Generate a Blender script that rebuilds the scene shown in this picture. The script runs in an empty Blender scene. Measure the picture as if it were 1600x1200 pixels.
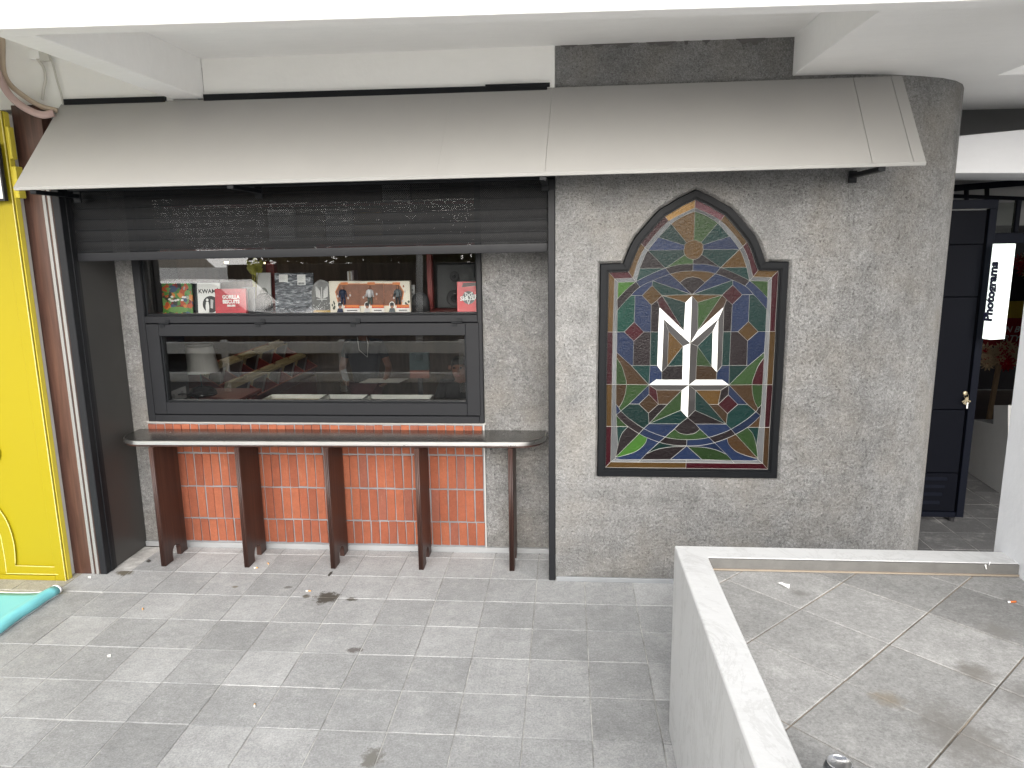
import bpy, bmesh, math, random
from mathutils import Vector, Matrix
random.seed(11)
scn = bpy.context.scene
COL = scn.collection

# ---------------------------------------------------------------- camera
FPX, YAW, PITCH, ROLL = 1129.62, -0.076988, 0.192165, 0.0126555
CAM = Vector((0.18608, -4.2766, 2.10397))
def cam_axes():
    cy, sy, cp, sp = math.cos(YAW), math.sin(YAW), math.cos(PITCH), math.sin(PITCH)
    f = Vector((sy*cp, cy*cp, -sp)); r = Vector((cy, -sy, 0)); d = f.cross(r)
    c, s = math.cos(ROLL), math.sin(ROLL)
    return c*r + s*d, -s*r + c*d, f
CR, CD, CF = cam_axes()
cd = bpy.data.cameras.new('camera'); cam = bpy.data.objects.new('camera', cd); COL.objects.link(cam)
cd.sensor_width = 36.0; cd.lens = FPX/1600*36; cd.clip_end = 400; cd.clip_start = 0.05
cam.matrix_world = Matrix(((CR.x, -CD.x, -CF.x, CAM.x), (CR.y, -CD.y, -CF.y, CAM.y), (CR.z, -CD.z, -CF.z, CAM.z), (0, 0, 0, 1)))
scn.camera = cam

# ---------------------------------------------------------------- light
SUN_EL, SUN_AZ = math.radians(24), math.radians(178)      # azimuth clockwise from +Y
w = bpy.data.worlds.new('World'); scn.world = w; w.use_nodes = True
wn, wl = w.node_tree.nodes, w.node_tree.links
bg = wn['Background']; sky = wn.new('ShaderNodeTexSky'); sky.sky_type = 'NISHITA'; sky.sun_disc = False
sky.sun_elevation = SUN_EL; sky.sun_rotation = SUN_AZ; sky.dust_density = 4.0; sky.air_density = 1.0
hs = wn.new('ShaderNodeHueSaturation'); hs.inputs['Saturation'].default_value = 0.34
wl.new(sky.outputs[0], hs.inputs['Color']); wl.new(hs.outputs[0], bg.inputs['Color']); bg.inputs['Strength'].default_value = 0.15
sl = bpy.data.lights.new('sun', 'SUN'); sl.energy = 3.0; sl.angle = math.radians(75); sl.color = (1, .985, .965)
so = bpy.data.objects.new('sun', sl); COL.objects.link(so)
sd = Vector((math.sin(SUN_AZ)*math.cos(SUN_EL), math.cos(SUN_AZ)*math.cos(SUN_EL), math.sin(SUN_EL)))
so.rotation_euler = sd.to_track_quat('Z', 'Y').to_euler(); so.location = (0, -8, 12)
vs = scn.view_settings; vs.view_transform = 'Standard'; vs.look = 'None'; vs.gamma = 1; vs.use_curve_mapping = False
vs.exposure = 0.75
scn.cycles.max_bounces = 10; scn.cycles.transparent_max_bounces = 16; scn.cycles.diffuse_bounces = 5

# ---------------------------------------------------------------- helpers
def ray(u, v):
    return CR*((u-800)/FPX) + CD*((v-600)/FPX) + CF
def aty(u, v, y):
    d = ray(u, v); return CAM + d*((y-CAM.y)/d.y)
def atz(u, v, z=0.0):
    d = ray(u, v); return CAM + d*((z-CAM.z)/d.z)
ORG = {}
class MB:
    def __init__(s): s.v = []; s.f = []
    def add(s, vs_, fs):
        n = len(s.v); s.v += [Vector(p) for p in vs_]; s.f += [tuple(i+n for i in f) for f in fs]; return s
    def box(s, x0, x1, y0, y1, z0, z1):
        return s.add([(x0,y0,z0),(x1,y0,z0),(x1,y1,z0),(x0,y1,z0),(x0,y0,z1),(x1,y0,z1),(x1,y1,z1),(x0,y1,z1)],
                     [(0,3,2,1),(4,5,6,7),(0,1,5,4),(1,2,6,5),(2,3,7,6),(3,0,4,7)])
    def hexa(s, p):      # 8 points, bottom ring then top ring
        return s.add(p, [(0,3,2,1),(4,5,6,7),(0,1,5,4),(1,2,6,5),(2,3,7,6),(3,0,4,7)])
    def quad(s, *p): return s.add(p, [tuple(range(len(p)))])
    def prism(s, poly, vec):
        n = len(poly); a = [Vector(p) for p in poly]; b = [p+Vector(vec) for p in a]
        return s.add(a+b, [tuple(range(n))[::-1], tuple(range(n, 2*n))] + [(i, (i+1) % n, (i+1) % n+n, i+n) for i in range(n)])
    def bar(s, a, b, w_, h_, up=(0, 0, 1)):
        a = Vector(a); b = Vector(b); d = (b-a).normalized(); x = d.cross(Vector(up)).normalized()*w_/2; y = x.cross(d).normalized()*h_/2
        return s.hexa([a-x-y, a+x-y, a+x+y, a-x+y, b-x-y, b+x-y, b+x+y, b-x+y])
    def tube(s, path, r, n=10, cap=True):
        path = [Vector(p) for p in path]; rings = []; up = Vector((0.13, 0.31, 0.94))
        rr = r if isinstance(r, (list, tuple)) else [r]*len(path)
        for i, p in enumerate(path):
            d = (path[min(i+1, len(path)-1)]-path[max(i-1, 0)]).normalized()
            x = d.cross(up).normalized(); y = x.cross(d)
            rings.append([p+(x*math.cos(2*math.pi*k/n)+y*math.sin(2*math.pi*k/n))*rr[i] for k in range(n)])
        fs = [(i*n+k, i*n+(k+1) % n, (i+1)*n+(k+1) % n, (i+1)*n+k) for i in range(len(path)-1) for k in range(n)]
        if cap: fs += [tuple(range(n))[::-1], tuple(range((len(path)-1)*n, len(path)*n))]
        return s.add([q for r_ in rings for q in r_], fs)
    def lathe(s, prof, c=(0, 0, 0), n=24):
        c = Vector(c); m = len(prof)
        vs_ = [c+Vector((r*math.cos(2*math.pi*k/n), r*math.sin(2*math.pi*k/n), z)) for r, z in prof for k in range(n)]
        fs = [(i*n+k, i*n+(k+1) % n, (i+1)*n+(k+1) % n, (i+1)*n+k) for i in range(m-1) for k in range(n)]
        fs += [tuple(range(n))[::-1], tuple(range((m-1)*n, m*n))]
        return s.add(vs_, fs)
    def xf(s, M):
        s.v = [M @ p for p in s.v]; return s
    def mesh(s, name, mats, bevel=0, smooth=False, seg=1, org=Vector((0, 0, 0)), clean=True):
        me = bpy.data.meshes.new(name); me.from_pydata([tuple(p-org) for p in s.v], [], s.f)
        if clean or bevel:
            bm = bmesh.new(); bm.from_mesh(me)
            bmesh.ops.recalc_face_normals(bm, faces=bm.faces)
            if bevel:
                es = [e for e in bm.edges if len(e.link_faces) == 2 and e.calc_face_angle() > 0.5]
                bmesh.ops.bevel(bm, geom=es, offset=bevel, segments=seg, affect='EDGES', profile=.7, clamp_overlap=True)
            bm.to_mesh(me); bm.free()
        me.materials.append(mats)
        if smooth: me.shade_smooth()
        elif bevel and seg > 1: me.shade_smooth(); me.set_sharp_from_angle(angle=0.7)
        return me
    def build(s, name, m, parent=None, bevel=0, smooth=False, seg=1, org=None, clean=True):
        if parent is not None: o_ = ORG[parent.name]
        elif org is not None: o_ = Vector(org)
        else:
            xs = [p.x for p in s.v]; ys = [p.y for p in s.v]; zs = [p.z for p in s.v]
            o_ = Vector(((min(xs)+max(xs))/2, (min(ys)+max(ys))/2, min(zs)))
        me = s.mesh(name, m, bevel, smooth, seg, o_, clean)
        ob = bpy.data.objects.new(name, me); COL.objects.link(ob)
        if parent is not None: ob.parent = parent
        else: ob.location = o_
        ORG[ob.name] = o_
        return ob
def tag(o, label=None, cat=None, group=None, kind=None):
    if label: o['label'] = label
    if cat: o['category'] = cat
    if group: o['group'] = group
    if kind: o['kind'] = kind
    return o
def thing(name, label, cat, loc, group=None):
    o = bpy.data.objects.new(name, None); COL.objects.link(o); o.location = loc; o.empty_display_size = .1
    ORG[o.name] = Vector(loc); return tag(o, label, cat, group)
def inst(me, name, parent, loc=(0, 0, 0), rot=(0, 0, 0), scale=(1, 1, 1)):
    o = bpy.data.objects.new(name, me); COL.objects.link(o); o.parent = parent
    o.location = Vector(loc)-ORG[parent.name]; o.rotation_euler = rot; o.scale = scale
    ORG[o.name] = Vector(loc); return o
def rrect(x0, x1, y0, y1, r, n=5, corners=(1, 1, 1, 1)):
    P = []
    for (cx, cy, a, use) in ((x0+r, y0+r, 180, corners[0]), (x1-r, y0+r, 270, corners[1]), (x1-r, y1-r, 0, corners[2]), (x0+r, y1-r, 90, corners[3])):
        if not use: P.append((x0 if a in (180, 90) else x1, y0 if a in (180, 270) else y1)); continue
        for k in range(n+1):
            t = math.radians(a+90*k/n); P.append((cx+r*math.cos(t), cy+r*math.sin(t)))
    return P
_font = {}
def text_mesh(s, size, extrude=0.0006, bold=0.0, shear=0.0, sx=1.0):
    c = bpy.data.curves.new('t', 'FONT'); c.body = s; c.size = size; c.extrude = extrude; c.offset = bold; c.shear = shear
    c.align_x = 'CENTER'; c.align_y = 'CENTER'; c.resolution_u = 3
    o = bpy.data.objects.new('t', c); COL.objects.link(o); bpy.context.view_layer.update()
    me = bpy.data.meshes.new_from_object(o.evaluated_get(bpy.context.evaluated_depsgraph_get()))
    bpy.data.objects.remove(o); bpy.data.curves.remove(c)
    for v_ in me.vertices: v_.co.x *= sx
    return me
def lettering(s, size, M, m, parent, **k):
    me = text_mesh(s, size, **k); me.name = 'lettering'; me.materials.clear(); me.materials.append(m)
    me.transform(Matrix.Translation(-ORG[parent.name]) @ M)
    o = bpy.data.objects.new('lettering', me); COL.objects.link(o); o.parent = parent; ORG[o.name] = ORG[parent.name]
    return o
UPR = Matrix.Rotation(math.pi/2, 4, 'X')       # lies a text flat in XY upright facing -Y
def T(x, y, z): return Matrix.Translation((x, y, z))

# ---------------------------------------------------------------- materials
def lin(r, g, b):
    f = lambda c: (c/255/12.92 if c/255 <= .04045 else ((c/255+.055)/1.055)**2.4)
    return (f(r), f(g), f(b), 1)
class NT:
    def __init__(s, name):
        s.m = bpy.data.materials.new(name); s.m.use_nodes = True; s.n = s.m.node_tree.nodes; s.l = s.m.node_tree.links
        s.b = s.n['Principled BSDF']; s.out = s.n['Material Output']; s._c = None
    def co(s):
        if not s._c: s._c = s.n.new('ShaderNodeTexCoord').outputs['Object']
        return s._c
    def new(s, t, **k):
        nd = s.n.new(t)
        for a, b in k.items(): setattr(nd, a, b)
        return nd
    def link(s, a, b): s.l.new(a, b)
    def mapping(s, scale=(1, 1, 1), src=None, loc=(0, 0, 0), rot=(0, 0, 0)):
        mp = s.new('ShaderNodeMapping'); s.link(src or s.co(), mp.inputs[0]); mp.inputs['Scale'].default_value = scale
        mp.inputs['Location'].default_value = loc; mp.inputs['Rotation'].default_value = rot
        return mp.outputs[0]
    def noise(s, scale, detail=4, rough=.55, src=None, dist=0):
        nd = s.new('ShaderNodeTexNoise'); nd.inputs['Scale'].default_value = scale; nd.inputs['Detail'].default_value = detail
        nd.inputs['Roughness'].default_value = rough; nd.inputs['Distortion'].default_value = dist
        s.link(src or s.co(), nd.inputs['Vector']); return nd.outputs['Fac']
    def ramp(s, fac, stops, interp='LINEAR'):
        r = s.new('ShaderNodeValToRGB'); r.color_ramp.interpolation = interp; e = r.color_ramp.elements
        while len(e) < len(stops): e.new(.5)
        for i, (p, c) in enumerate(stops):
            e[i].position = p; e[i].color = c if len(c) == 4 else (*c, 1)
        s.link(fac, r.inputs[0]); return r.outputs[0]
    def mix(s, a, b, fac, mode='MIX'):
        m_ = s.new('ShaderNodeMix', data_type='RGBA', blend_type=mode)
        for x, i in ((fac, 0), (a, 6), (b, 7)):
            if hasattr(x, 'links'): s.link(x, m_.inputs[i])
            else: m_.inputs[i].default_value = x if i == 0 else (x if len(x) == 4 else (*x, 1))
        return m_.outputs[2]
    def math(s, op, a, b=0.0, clamp=False):
        m_ = s.new('ShaderNodeMath', operation=op); m_.use_clamp = clamp
        for x, i in ((a, 0), (b, 1)):
            if hasattr(x, 'links'): s.link(x, m_.inputs[i])
            else: m_.inputs[i].default_value = x
        return m_.outputs[0]
    def rnd(s):
        return s.new('ShaderNodeObjectInfo').outputs['Random']
    def grey(s, fac, lo, hi):
        mr = s.new('ShaderNodeMapRange'); s.link(fac, mr.inputs[0]); mr.inputs[3].default_value = lo; mr.inputs[4].default_value = hi
        return mr.outputs[0]
    def color(s, c): s.link(c, s.b.inputs['Base Color'])
    def bump(s, h, strength=.3, dist=.01):
        b = s.new('ShaderNodeBump'); b.inputs['Strength'].default_value = strength; b.inputs['Distance'].default_value = dist
        s.link(h, b.inputs['Height']); s.link(b.outputs[0], s.b.inputs['Normal'])
    def grey2(s, fac, lo, hi):
        mr = s.new('ShaderNodeMapRange'); s.link(fac, mr.inputs[0]); mr.inputs[1].default_value = .3; mr.inputs[2].default_value = .7; mr.inputs[3].default_value = lo; mr.inputs[4].default_value = hi
        return mr.outputs[0]
    def rough(s, v): s.b.inputs['Roughness'].default_value = v
BLK, WHT = (0, 0, 0, 1), (1, 1, 1, 1)
def simple(name, c, rough=.5, metal=0, var=.12, scale=6, bump=0.0, bscale=60, rand=0, spec=.5):
    t = NT(name); n1 = t.noise(scale, 6, .6); f = t.grey(n1, 1-var, 1+var)
    if rand: f = t.math('MULTIPLY', f, t.grey(t.rnd(), 1-rand, 1+rand))
    vm = t.new('ShaderNodeVectorMath', operation='SCALE'); vm.inputs[0].default_value = c[:3]; t.link(f, vm.inputs['Scale'])
    t.color(vm.outputs[0]); t.b.inputs['Metallic'].default_value = metal; t.b.inputs['Specular IOR Level'].default_value = spec
    t.link(t.grey(t.noise(scale*3, 4), max(.02, rough-.08), min(1, rough+.08)), t.b.inputs['Roughness'])
    if bump: t.bump(t.noise(bscale, 5), bump, .004)
    return t.m
def concrete(name, base=(.252, .251, .247), streak=True):
    t = NT(name)
    big = t.noise(1.4, 5, .6); med = t.noise(8, 7, .7); fine = t.noise(60, 9, .8); sp = t.noise(210, 4, .7)
    pit = t.ramp(t.noise(95, 4, .8, dist=.35), [(.36, WHT), (.42, BLK)])
    clump = t.ramp(t.noise(13, 5, .7), [(.42, BLK), (.62, WHT)])
    v = t.math('MULTIPLY', t.grey2(big, .84, 1.14), t.grey2(med, .76, 1.24))
    v = t.math('MULTIPLY', v, t.grey2(fine, .56, 1.44)); v = t.math('MULTIPLY', v, t.grey2(sp, .55, 1.45))
    vm = t.new('ShaderNodeVectorMath', operation='SCALE'); vm.inputs[0].default_value = base; t.link(v, vm.inputs['Scale'])
    warm = t.mix(vm.outputs[0], (base[0]*1.12, base[1]*1.02, base[2]*.88), t.math('MULTIPLY', t.ramp(t.noise(2.6, 4), [(.45, BLK), (.7, WHT)]), .4))
    c = t.mix(warm, (.06, .057, .053), t.math('MULTIPLY', t.math('MULTIPLY', pit, t.grey(clump, .35, 1.0)), .8))
    c = t.mix(c, (.66, .64, .60), t.math('MULTIPLY', t.ramp(t.noise(150, 3, .7), [(.60, BLK), (.70, WHT)]), .55))
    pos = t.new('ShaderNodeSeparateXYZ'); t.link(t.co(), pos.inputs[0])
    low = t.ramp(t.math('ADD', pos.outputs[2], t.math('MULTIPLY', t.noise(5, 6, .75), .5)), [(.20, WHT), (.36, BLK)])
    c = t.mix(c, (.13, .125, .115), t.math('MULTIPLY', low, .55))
    c = t.mix(c, (.12, .118, .112), t.math('MULTIPLY', t.ramp(t.noise(3.3, 7, .75, dist=.6), [(.60, BLK), (.72, WHT)]), .45))
    t.color(c); t.rough(.95); t.b.inputs['Specular IOR Level'].default_value = .2
    h = t.math('SUBTRACT', t.math('ADD', fine, t.math('MULTIPLY', med, 1.0)), t.math('MULTIPLY', pit, .5))
    t.bump(t.math('ADD', h, t.math('MULTIPLY', t.noise(22, 4, .7), 1.6)), 1.0, .014); return t.m
def tile_mat(name, lo, hi, stains=(), edge=((.30, .92), (.52, 0))):
    t = NT(name)
    base = t.ramp(t.rnd(), [(0, lo), (.5, [(a+b)/2 for a, b in zip(lo, hi)]), (.86, hi), (1, [c*.86 for c in lo])])
    pos = t.new('ShaderNodeNewGeometry').outputs['Position']
    v = t.math('MULTIPLY', t.grey2(t.noise(2.2, 6, .65, src=pos), .86, 1.13), t.grey2(t.noise(11, 6, .7, src=pos), .90, 1.10))
    v = t.math('MULTIPLY', v, t.grey2(t.noise(105, 4, .85, src=pos), .70, 1.30)); v = t.math('MULTIPLY', v, t.grey2(t.noise(34, 5, .8, src=pos), .86, 1.14))
    c = t.mix(BLK, base, 1.0)
    m_ = t.new('ShaderNodeVectorMath', operation='SCALE'); t.link(base, m_.inputs[0]); t.link(v, m_.inputs['Scale'])
    c = m_.outputs[0]
    spk = t.ramp(t.noise(42, 4, .75, src=pos), [(.30, WHT), (.36, BLK)])
    c = t.mix(c, (.12, .115, .11), t.math('MULTIPLY', spk, .6))
    chalk = t.math('MULTIPLY', t.ramp(t.noise(5.5, 8, .8, src=pos), [(.54, BLK), (.70, WHT)]), .32)
    c = t.mix(c, (.46, .455, .44), chalk)
    c = t.mix(c, (.70, .69, .67), t.math('MULTIPLY', t.ramp(t.noise(31, 5, .8, src=pos), [(.72, BLK), (.76, WHT)]), .6))
    for (x, y, r, k, dark) in stains:
        sub = t.new('ShaderNodeVectorMath', operation='SUBTRACT'); t.link(pos, sub.inputs[0]); sub.inputs[1].default_value = (x, y, 0)
        sc_ = t.new('ShaderNodeVectorMath', operation='MULTIPLY'); t.link(sub.outputs[0], sc_.inputs[0]); sc_.inputs[1].default_value = (1, k, 0)
        ln = t.new('ShaderNodeVectorMath', operation='LENGTH'); t.link(sc_.outputs[0], ln.inputs[0])
        d = t.math('ADD', ln.outputs['Value'], t.math('MULTIPLY', t.math('SUBTRACT', t.noise(26, 6, .75, src=pos), .5), r*2.6))
        c = t.mix(c, dark, t.ramp(t.math('DIVIDE', d, r*2), [(edge[0][0], (edge[0][1],)*3), (edge[1][0], BLK)]))
    t.color(c); t.rough(.82); t.b.inputs['Specular IOR Level'].default_value = .3
    t.bump(t.math('ADD', t.noise(160, 4, .7, src=pos), t.math('MULTIPLY', t.noise(24, 5, .7, src=pos), .7)), .25, .004); return t.m
def wood(name, dark, mid, light, axis='Z', rough=.45, k=1.0):
    t = NT(name); s_ = {'Z': (55*k, 55*k, 2.2), 'X': (2.2, 55*k, 55*k), 'Y': (55*k, 2.2, 55*k)}[axis]
    r = t.rnd(); ad = t.new('ShaderNodeVectorMath', operation='ADD'); t.link(t.co(), ad.inputs[0])
    cm = t.new('ShaderNodeCombineXYZ'); t.link(t.math('MULTIPLY', r, 7), cm.inputs[0]); t.link(t.math('MULTIPLY', r, 3), cm.inputs[1]); t.link(cm.outputs[0], ad.inputs[1])
    g = t.noise(1, 8, .62, src=t.mapping(s_, ad.outputs[0]), dist=.6); b = t.noise(1, 3, .5, src=t.mapping([x*.22 for x in s_], ad.outputs[0]), dist=1.2)
    c = t.ramp(t.math('ADD', t.math('MULTIPLY', g, .6), t.math('MULTIPLY', b, .4)), [(.32, dark), (.5, mid), (.68, light)])
    t.color(c); t.rough(rough); t.bump(g, .12, .002); return t.m
def glass(name, ior=1.7, tint=(1, 1, 1)):
    t = NT(name); t.n.remove(t.b); tr = t.new('ShaderNodeBsdfTransparent'); tr.inputs[0].default_value = (*tint, 1)
    gl = t.new('ShaderNodeBsdfGlossy'); gl.inputs['Roughness'].default_value = .0
    fr = t.new('ShaderNodeFresnel'); fr.inputs['IOR'].default_value = ior
    mx = t.new('ShaderNodeMixShader'); t.link(fr.outputs[0], mx.inputs[0]); t.link(tr.outputs[0], mx.inputs[1]); t.link(gl.outputs[0], mx.inputs[2])
    t.link(mx.outputs[0], t.out.inputs[0]); return t.m
def emit(name, c, s_):
    t = NT(name); t.b.inputs['Base Color'].default_value = (*c, 1); t.b.inputs['Emission Color'].default_value = (*c, 1); t.b.inputs['Emission Strength'].default_value = s_; return t.m
def patchwork(name, stops, scale, w_=(1, 1, 1), rough=.3):
    t = NT(name); vo = t.new('ShaderNodeTexVoronoi'); vo.inputs['Scale'].default_value = scale
    nz = t.new('ShaderNodeTexNoise'); nz.inputs['Scale'].default_value = scale*.7; nz.inputs['Detail'].default_value = 5; t.link(t.co(), nz.inputs['Vector'])
    ad = t.new('ShaderNodeVectorMath', operation='MULTIPLY_ADD'); t.link(nz.outputs['Color'], ad.inputs[0]); ad.inputs[1].default_value = (.06, .06, .06); t.link(t.mapping(w_), ad.inputs[2])
    t.link(ad.outputs[0], vo.inputs['Vector'])
    sp = t.new('ShaderNodeSeparateColor'); t.link(vo.outputs['Color'], sp.inputs[0])
    t.color(t.ramp(sp.outputs[0], stops, 'CONSTANT')); t.rough(rough); return t.m

def white_paint(name, c=(.90, .897, .885), wear=0.0):
    t = NT(name); v = t.math('MULTIPLY', t.grey(t.noise(1.3, 5, .6), .93, 1.05), t.grey(t.noise(14, 6, .7, src=t.mapping((.35, 2.5, 1))), .95, 1.04))
    vm = t.new('ShaderNodeVectorMath', operation='SCALE'); vm.inputs[0].default_value = c; t.link(v, vm.inputs['Scale'])
    cc = t.mix(vm.outputs[0], (.42, .40, .37), t.math('MULTIPLY', t.ramp(t.noise(7, 8, .8, src=t.mapping((1, 1, .5))), [(.66, BLK), (.8, WHT)]), .5))
    if wear:
        vein = t.math('ABSOLUTE', t.math('SUBTRACT', t.noise(2.6, 7, .7, src=t.mapping((1.6, 1, .5)), dist=1.2), .5))
        cc = t.mix(cc, (.34, .34, .335), t.math('MULTIPLY', t.ramp(vein, [(.004, WHT), (.022, BLK)]), wear*.55))
        cc = t.mix(cc, (.36, .355, .345), t.math('MULTIPLY', t.ramp(t.noise(3.2, 7, .75, src=t.mapping((1, 1, .25)), dist=.8), [(.54, BLK), (.72, WHT)]), wear*.5))
        cc = t.mix(cc, (.20, .20, .20), t.math('MULTIPLY', t.ramp(t.noise(16, 6, .8, src=t.mapping((2.2, 2.2, .30)), dist=.5), [(.66, BLK), (.71, WHT)]), wear*.7))
    t.color(cc); t.rough(.7); t.bump(t.math('ADD', t.noise(35, 4), t.math('MULTIPLY', t.noise(7, 3, src=t.mapping((.4, 2, 1))), 1.4)), .22, .006); return t.m

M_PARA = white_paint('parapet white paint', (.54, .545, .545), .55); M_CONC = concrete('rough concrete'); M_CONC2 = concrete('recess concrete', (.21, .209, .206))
M_WHITE = white_paint('white painted plaster'); M_WHITE2 = white_paint('cool white paint', (.78, .79, .81)); M_CREAM = white_paint('cream painted plaster', (.90, .894, .86))
STN = [(-1.27, -.30, .085, 1.0, (.055, .047, .036)), (-1.11, -.31, .04, 1.6, (.075, .068, .055)), (-1.40, -.29, .03, 1.2, (.09, .08, .065)), (-.93, -.86, .045, 1.6, (.13, .12, .115)), (-2.72, -.03, .07, 1.6, (.10, .085, .06)),
       (-1.9, -.19, .022, 1.5, (.15, .13, .09)), (-.62, -1.66, .05, .7, (.16, .155, .14)), (-1.56, -.18, .03, 1.4, (.14, .135, .13))]
M_TILE = tile_mat('andesite paving', (.282, .286, .287, 1), (.366, .370, .371, 1), STN)
M_TILEB = tile_mat('beige paving', (.30, .285, .24, 1), (.34, .325, .275, 1))
M_TILET = tile_mat('terrace paving', (.232, .231, .225, 1), (.288, .286, .279, 1), [(1.1, -2.35, .04, 1, (.19, .165, .13)), (1.62, -1.95, .05, 1, (.17, .165, .155)), (1.05, -1.72, .03, 1, (.17, .165, .155)), (1.42, -2.2, .05, 1, (.15, .14, .125)), (1.22, -2.5, .10, .7, (.15, .143, .132)), (1.5, -2.32, .07, 1, (.16, .155, .148))], ((.2, .8), (.64, 0)))
M_TILESHADE = tile_mat('dark passage paving', (.085, .085, .087, 1), (.115, .115, .117, 1))  # same paving as outside, the passage shade put into its colour
def grout(name, a, b):
    t = NT(name); pos = t.new('ShaderNodeNewGeometry').outputs['Position']
    t.color(t.ramp(t.noise(3.2, 6, .7, src=pos), [(.36, a), (.5, [(x+y)/2 for x, y in zip(a, b)]), (.62, b)])); t.rough(.95); t.bump(t.noise(120, 3, src=pos), .4, .003); return t.m
M_GROUT = grout('pale grout', (.16, .157, .15, 1), (.58, .575, .555, 1)); M_GROUTT = grout('sandy grout', (.10, .085, .07, 1), (.36, .30, .23, 1))
M_GROUTB = grout('brick mortar', (.15, .15, .156, 1), (.22, .22, .228, 1))
M_DARK = simple('charcoal aluminium', lin(29, 30, 33), .5, 0, .08, 3, .05, 200, 0, .22)
M_DARK2 = simple('near black frame', lin(20, 22, 25), .5, 0, .1, 4, 0, 60, 0, .2)
M_BLACK = simple('black rubber', (.012, .012, .014), .6)
M_STEELP = simple('dark brushed steel', (.085, .083, .08), .40, .5, .10, 2)
M_AWN = simple('greige painted sheet', (.325, .319, .305), .42, 0, .07, 2.2, .10, 2.2)
M_AWNLIP = simple('pale awning lip', (.34, .338, .325), .5)
M_STAIN = simple('stainless steel', (.78, .77, .75), .3, 1.0, .02, 4)
M_STEELT = simple('brushed steel top', (.20, .197, .19), .24, .95, .08, 3)
M_YEL = simple('yellow paint', (.285, .23, .005), .45, 0, .03, 2, .04, 4, 0, .25)
M_YELW = simple('worn yellow edge', (.66, .58, .20), .5, 0, .35, 40)
M_YELSHADE = simple('yellow side paint', (.62, .52, .06), .5)  # same yellow, the shaded look of its side put into the colour
M_WLEG = wood('walnut leg veneer', lin(34, 20, 16), lin(54, 33, 27), lin(74, 48, 38))
M_WPAN = wood('walnut facade board', lin(42, 27, 23), lin(70, 46, 38), lin(94, 66, 54), 'Z', .4, .8)
M_STRIPE = simple('satin metal strip', (.25, .25, .242), .4, .2)
M_PIPE = simple('pinkish conduit', (.50, .36, .33), .6, 0, .12, 8); M_CABLE = simple('off white cable', (.62, .60, .55), .6)
M_PIPE2 = simple('tan conduit', (.47, .38, .29), .6, 0, .12, 8)
def brick_mat():
    t = NT('terracotta brick'); r = t.rnd(); base = t.ramp(r, [(0, lin(118, 63, 43)), (.3, lin(131, 71, 48)), (.55, lin(140, 79, 54)), (.85, lin(122, 66, 46)), (.95, lin(122, 70, 54)), (1, lin(108, 64, 50))])
    pos = t.new('ShaderNodeNewGeometry').outputs['Position']
    v = t.math('MULTIPLY', t.grey(t.noise(14, 6, .7, src=pos), .66, 1.3), t.grey(t.noise(90, 4, .7, src=pos), .75, 1.25))
    m_ = t.new('ShaderNodeVectorMath', operation='SCALE'); t.link(base, m_.inputs[0]); t.link(v, m_.inputs['Scale'])
    st = t.ramp(t.noise(1, 7, .75, src=t.mapping((70, 70, 9), pos)), [(.58, BLK), (.74, WHT)])
    c = t.mix(m_.outputs[0], lin(172, 130, 104), t.math('MULTIPLY', st, .55)); t.color(c); t.rough(.9)
    t.bump(t.math('ADD', t.noise(60, 6, .7, src=pos), st), .5, .004); return t.m
M_BRICK = brick_mat()
M_GLASS = glass('shop window glass', 1.68, (.91, .92, .92))
M_REDW = simple('oxblood painted wood', lin(120, 40, 34), .45, 0, .15, 6)
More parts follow.
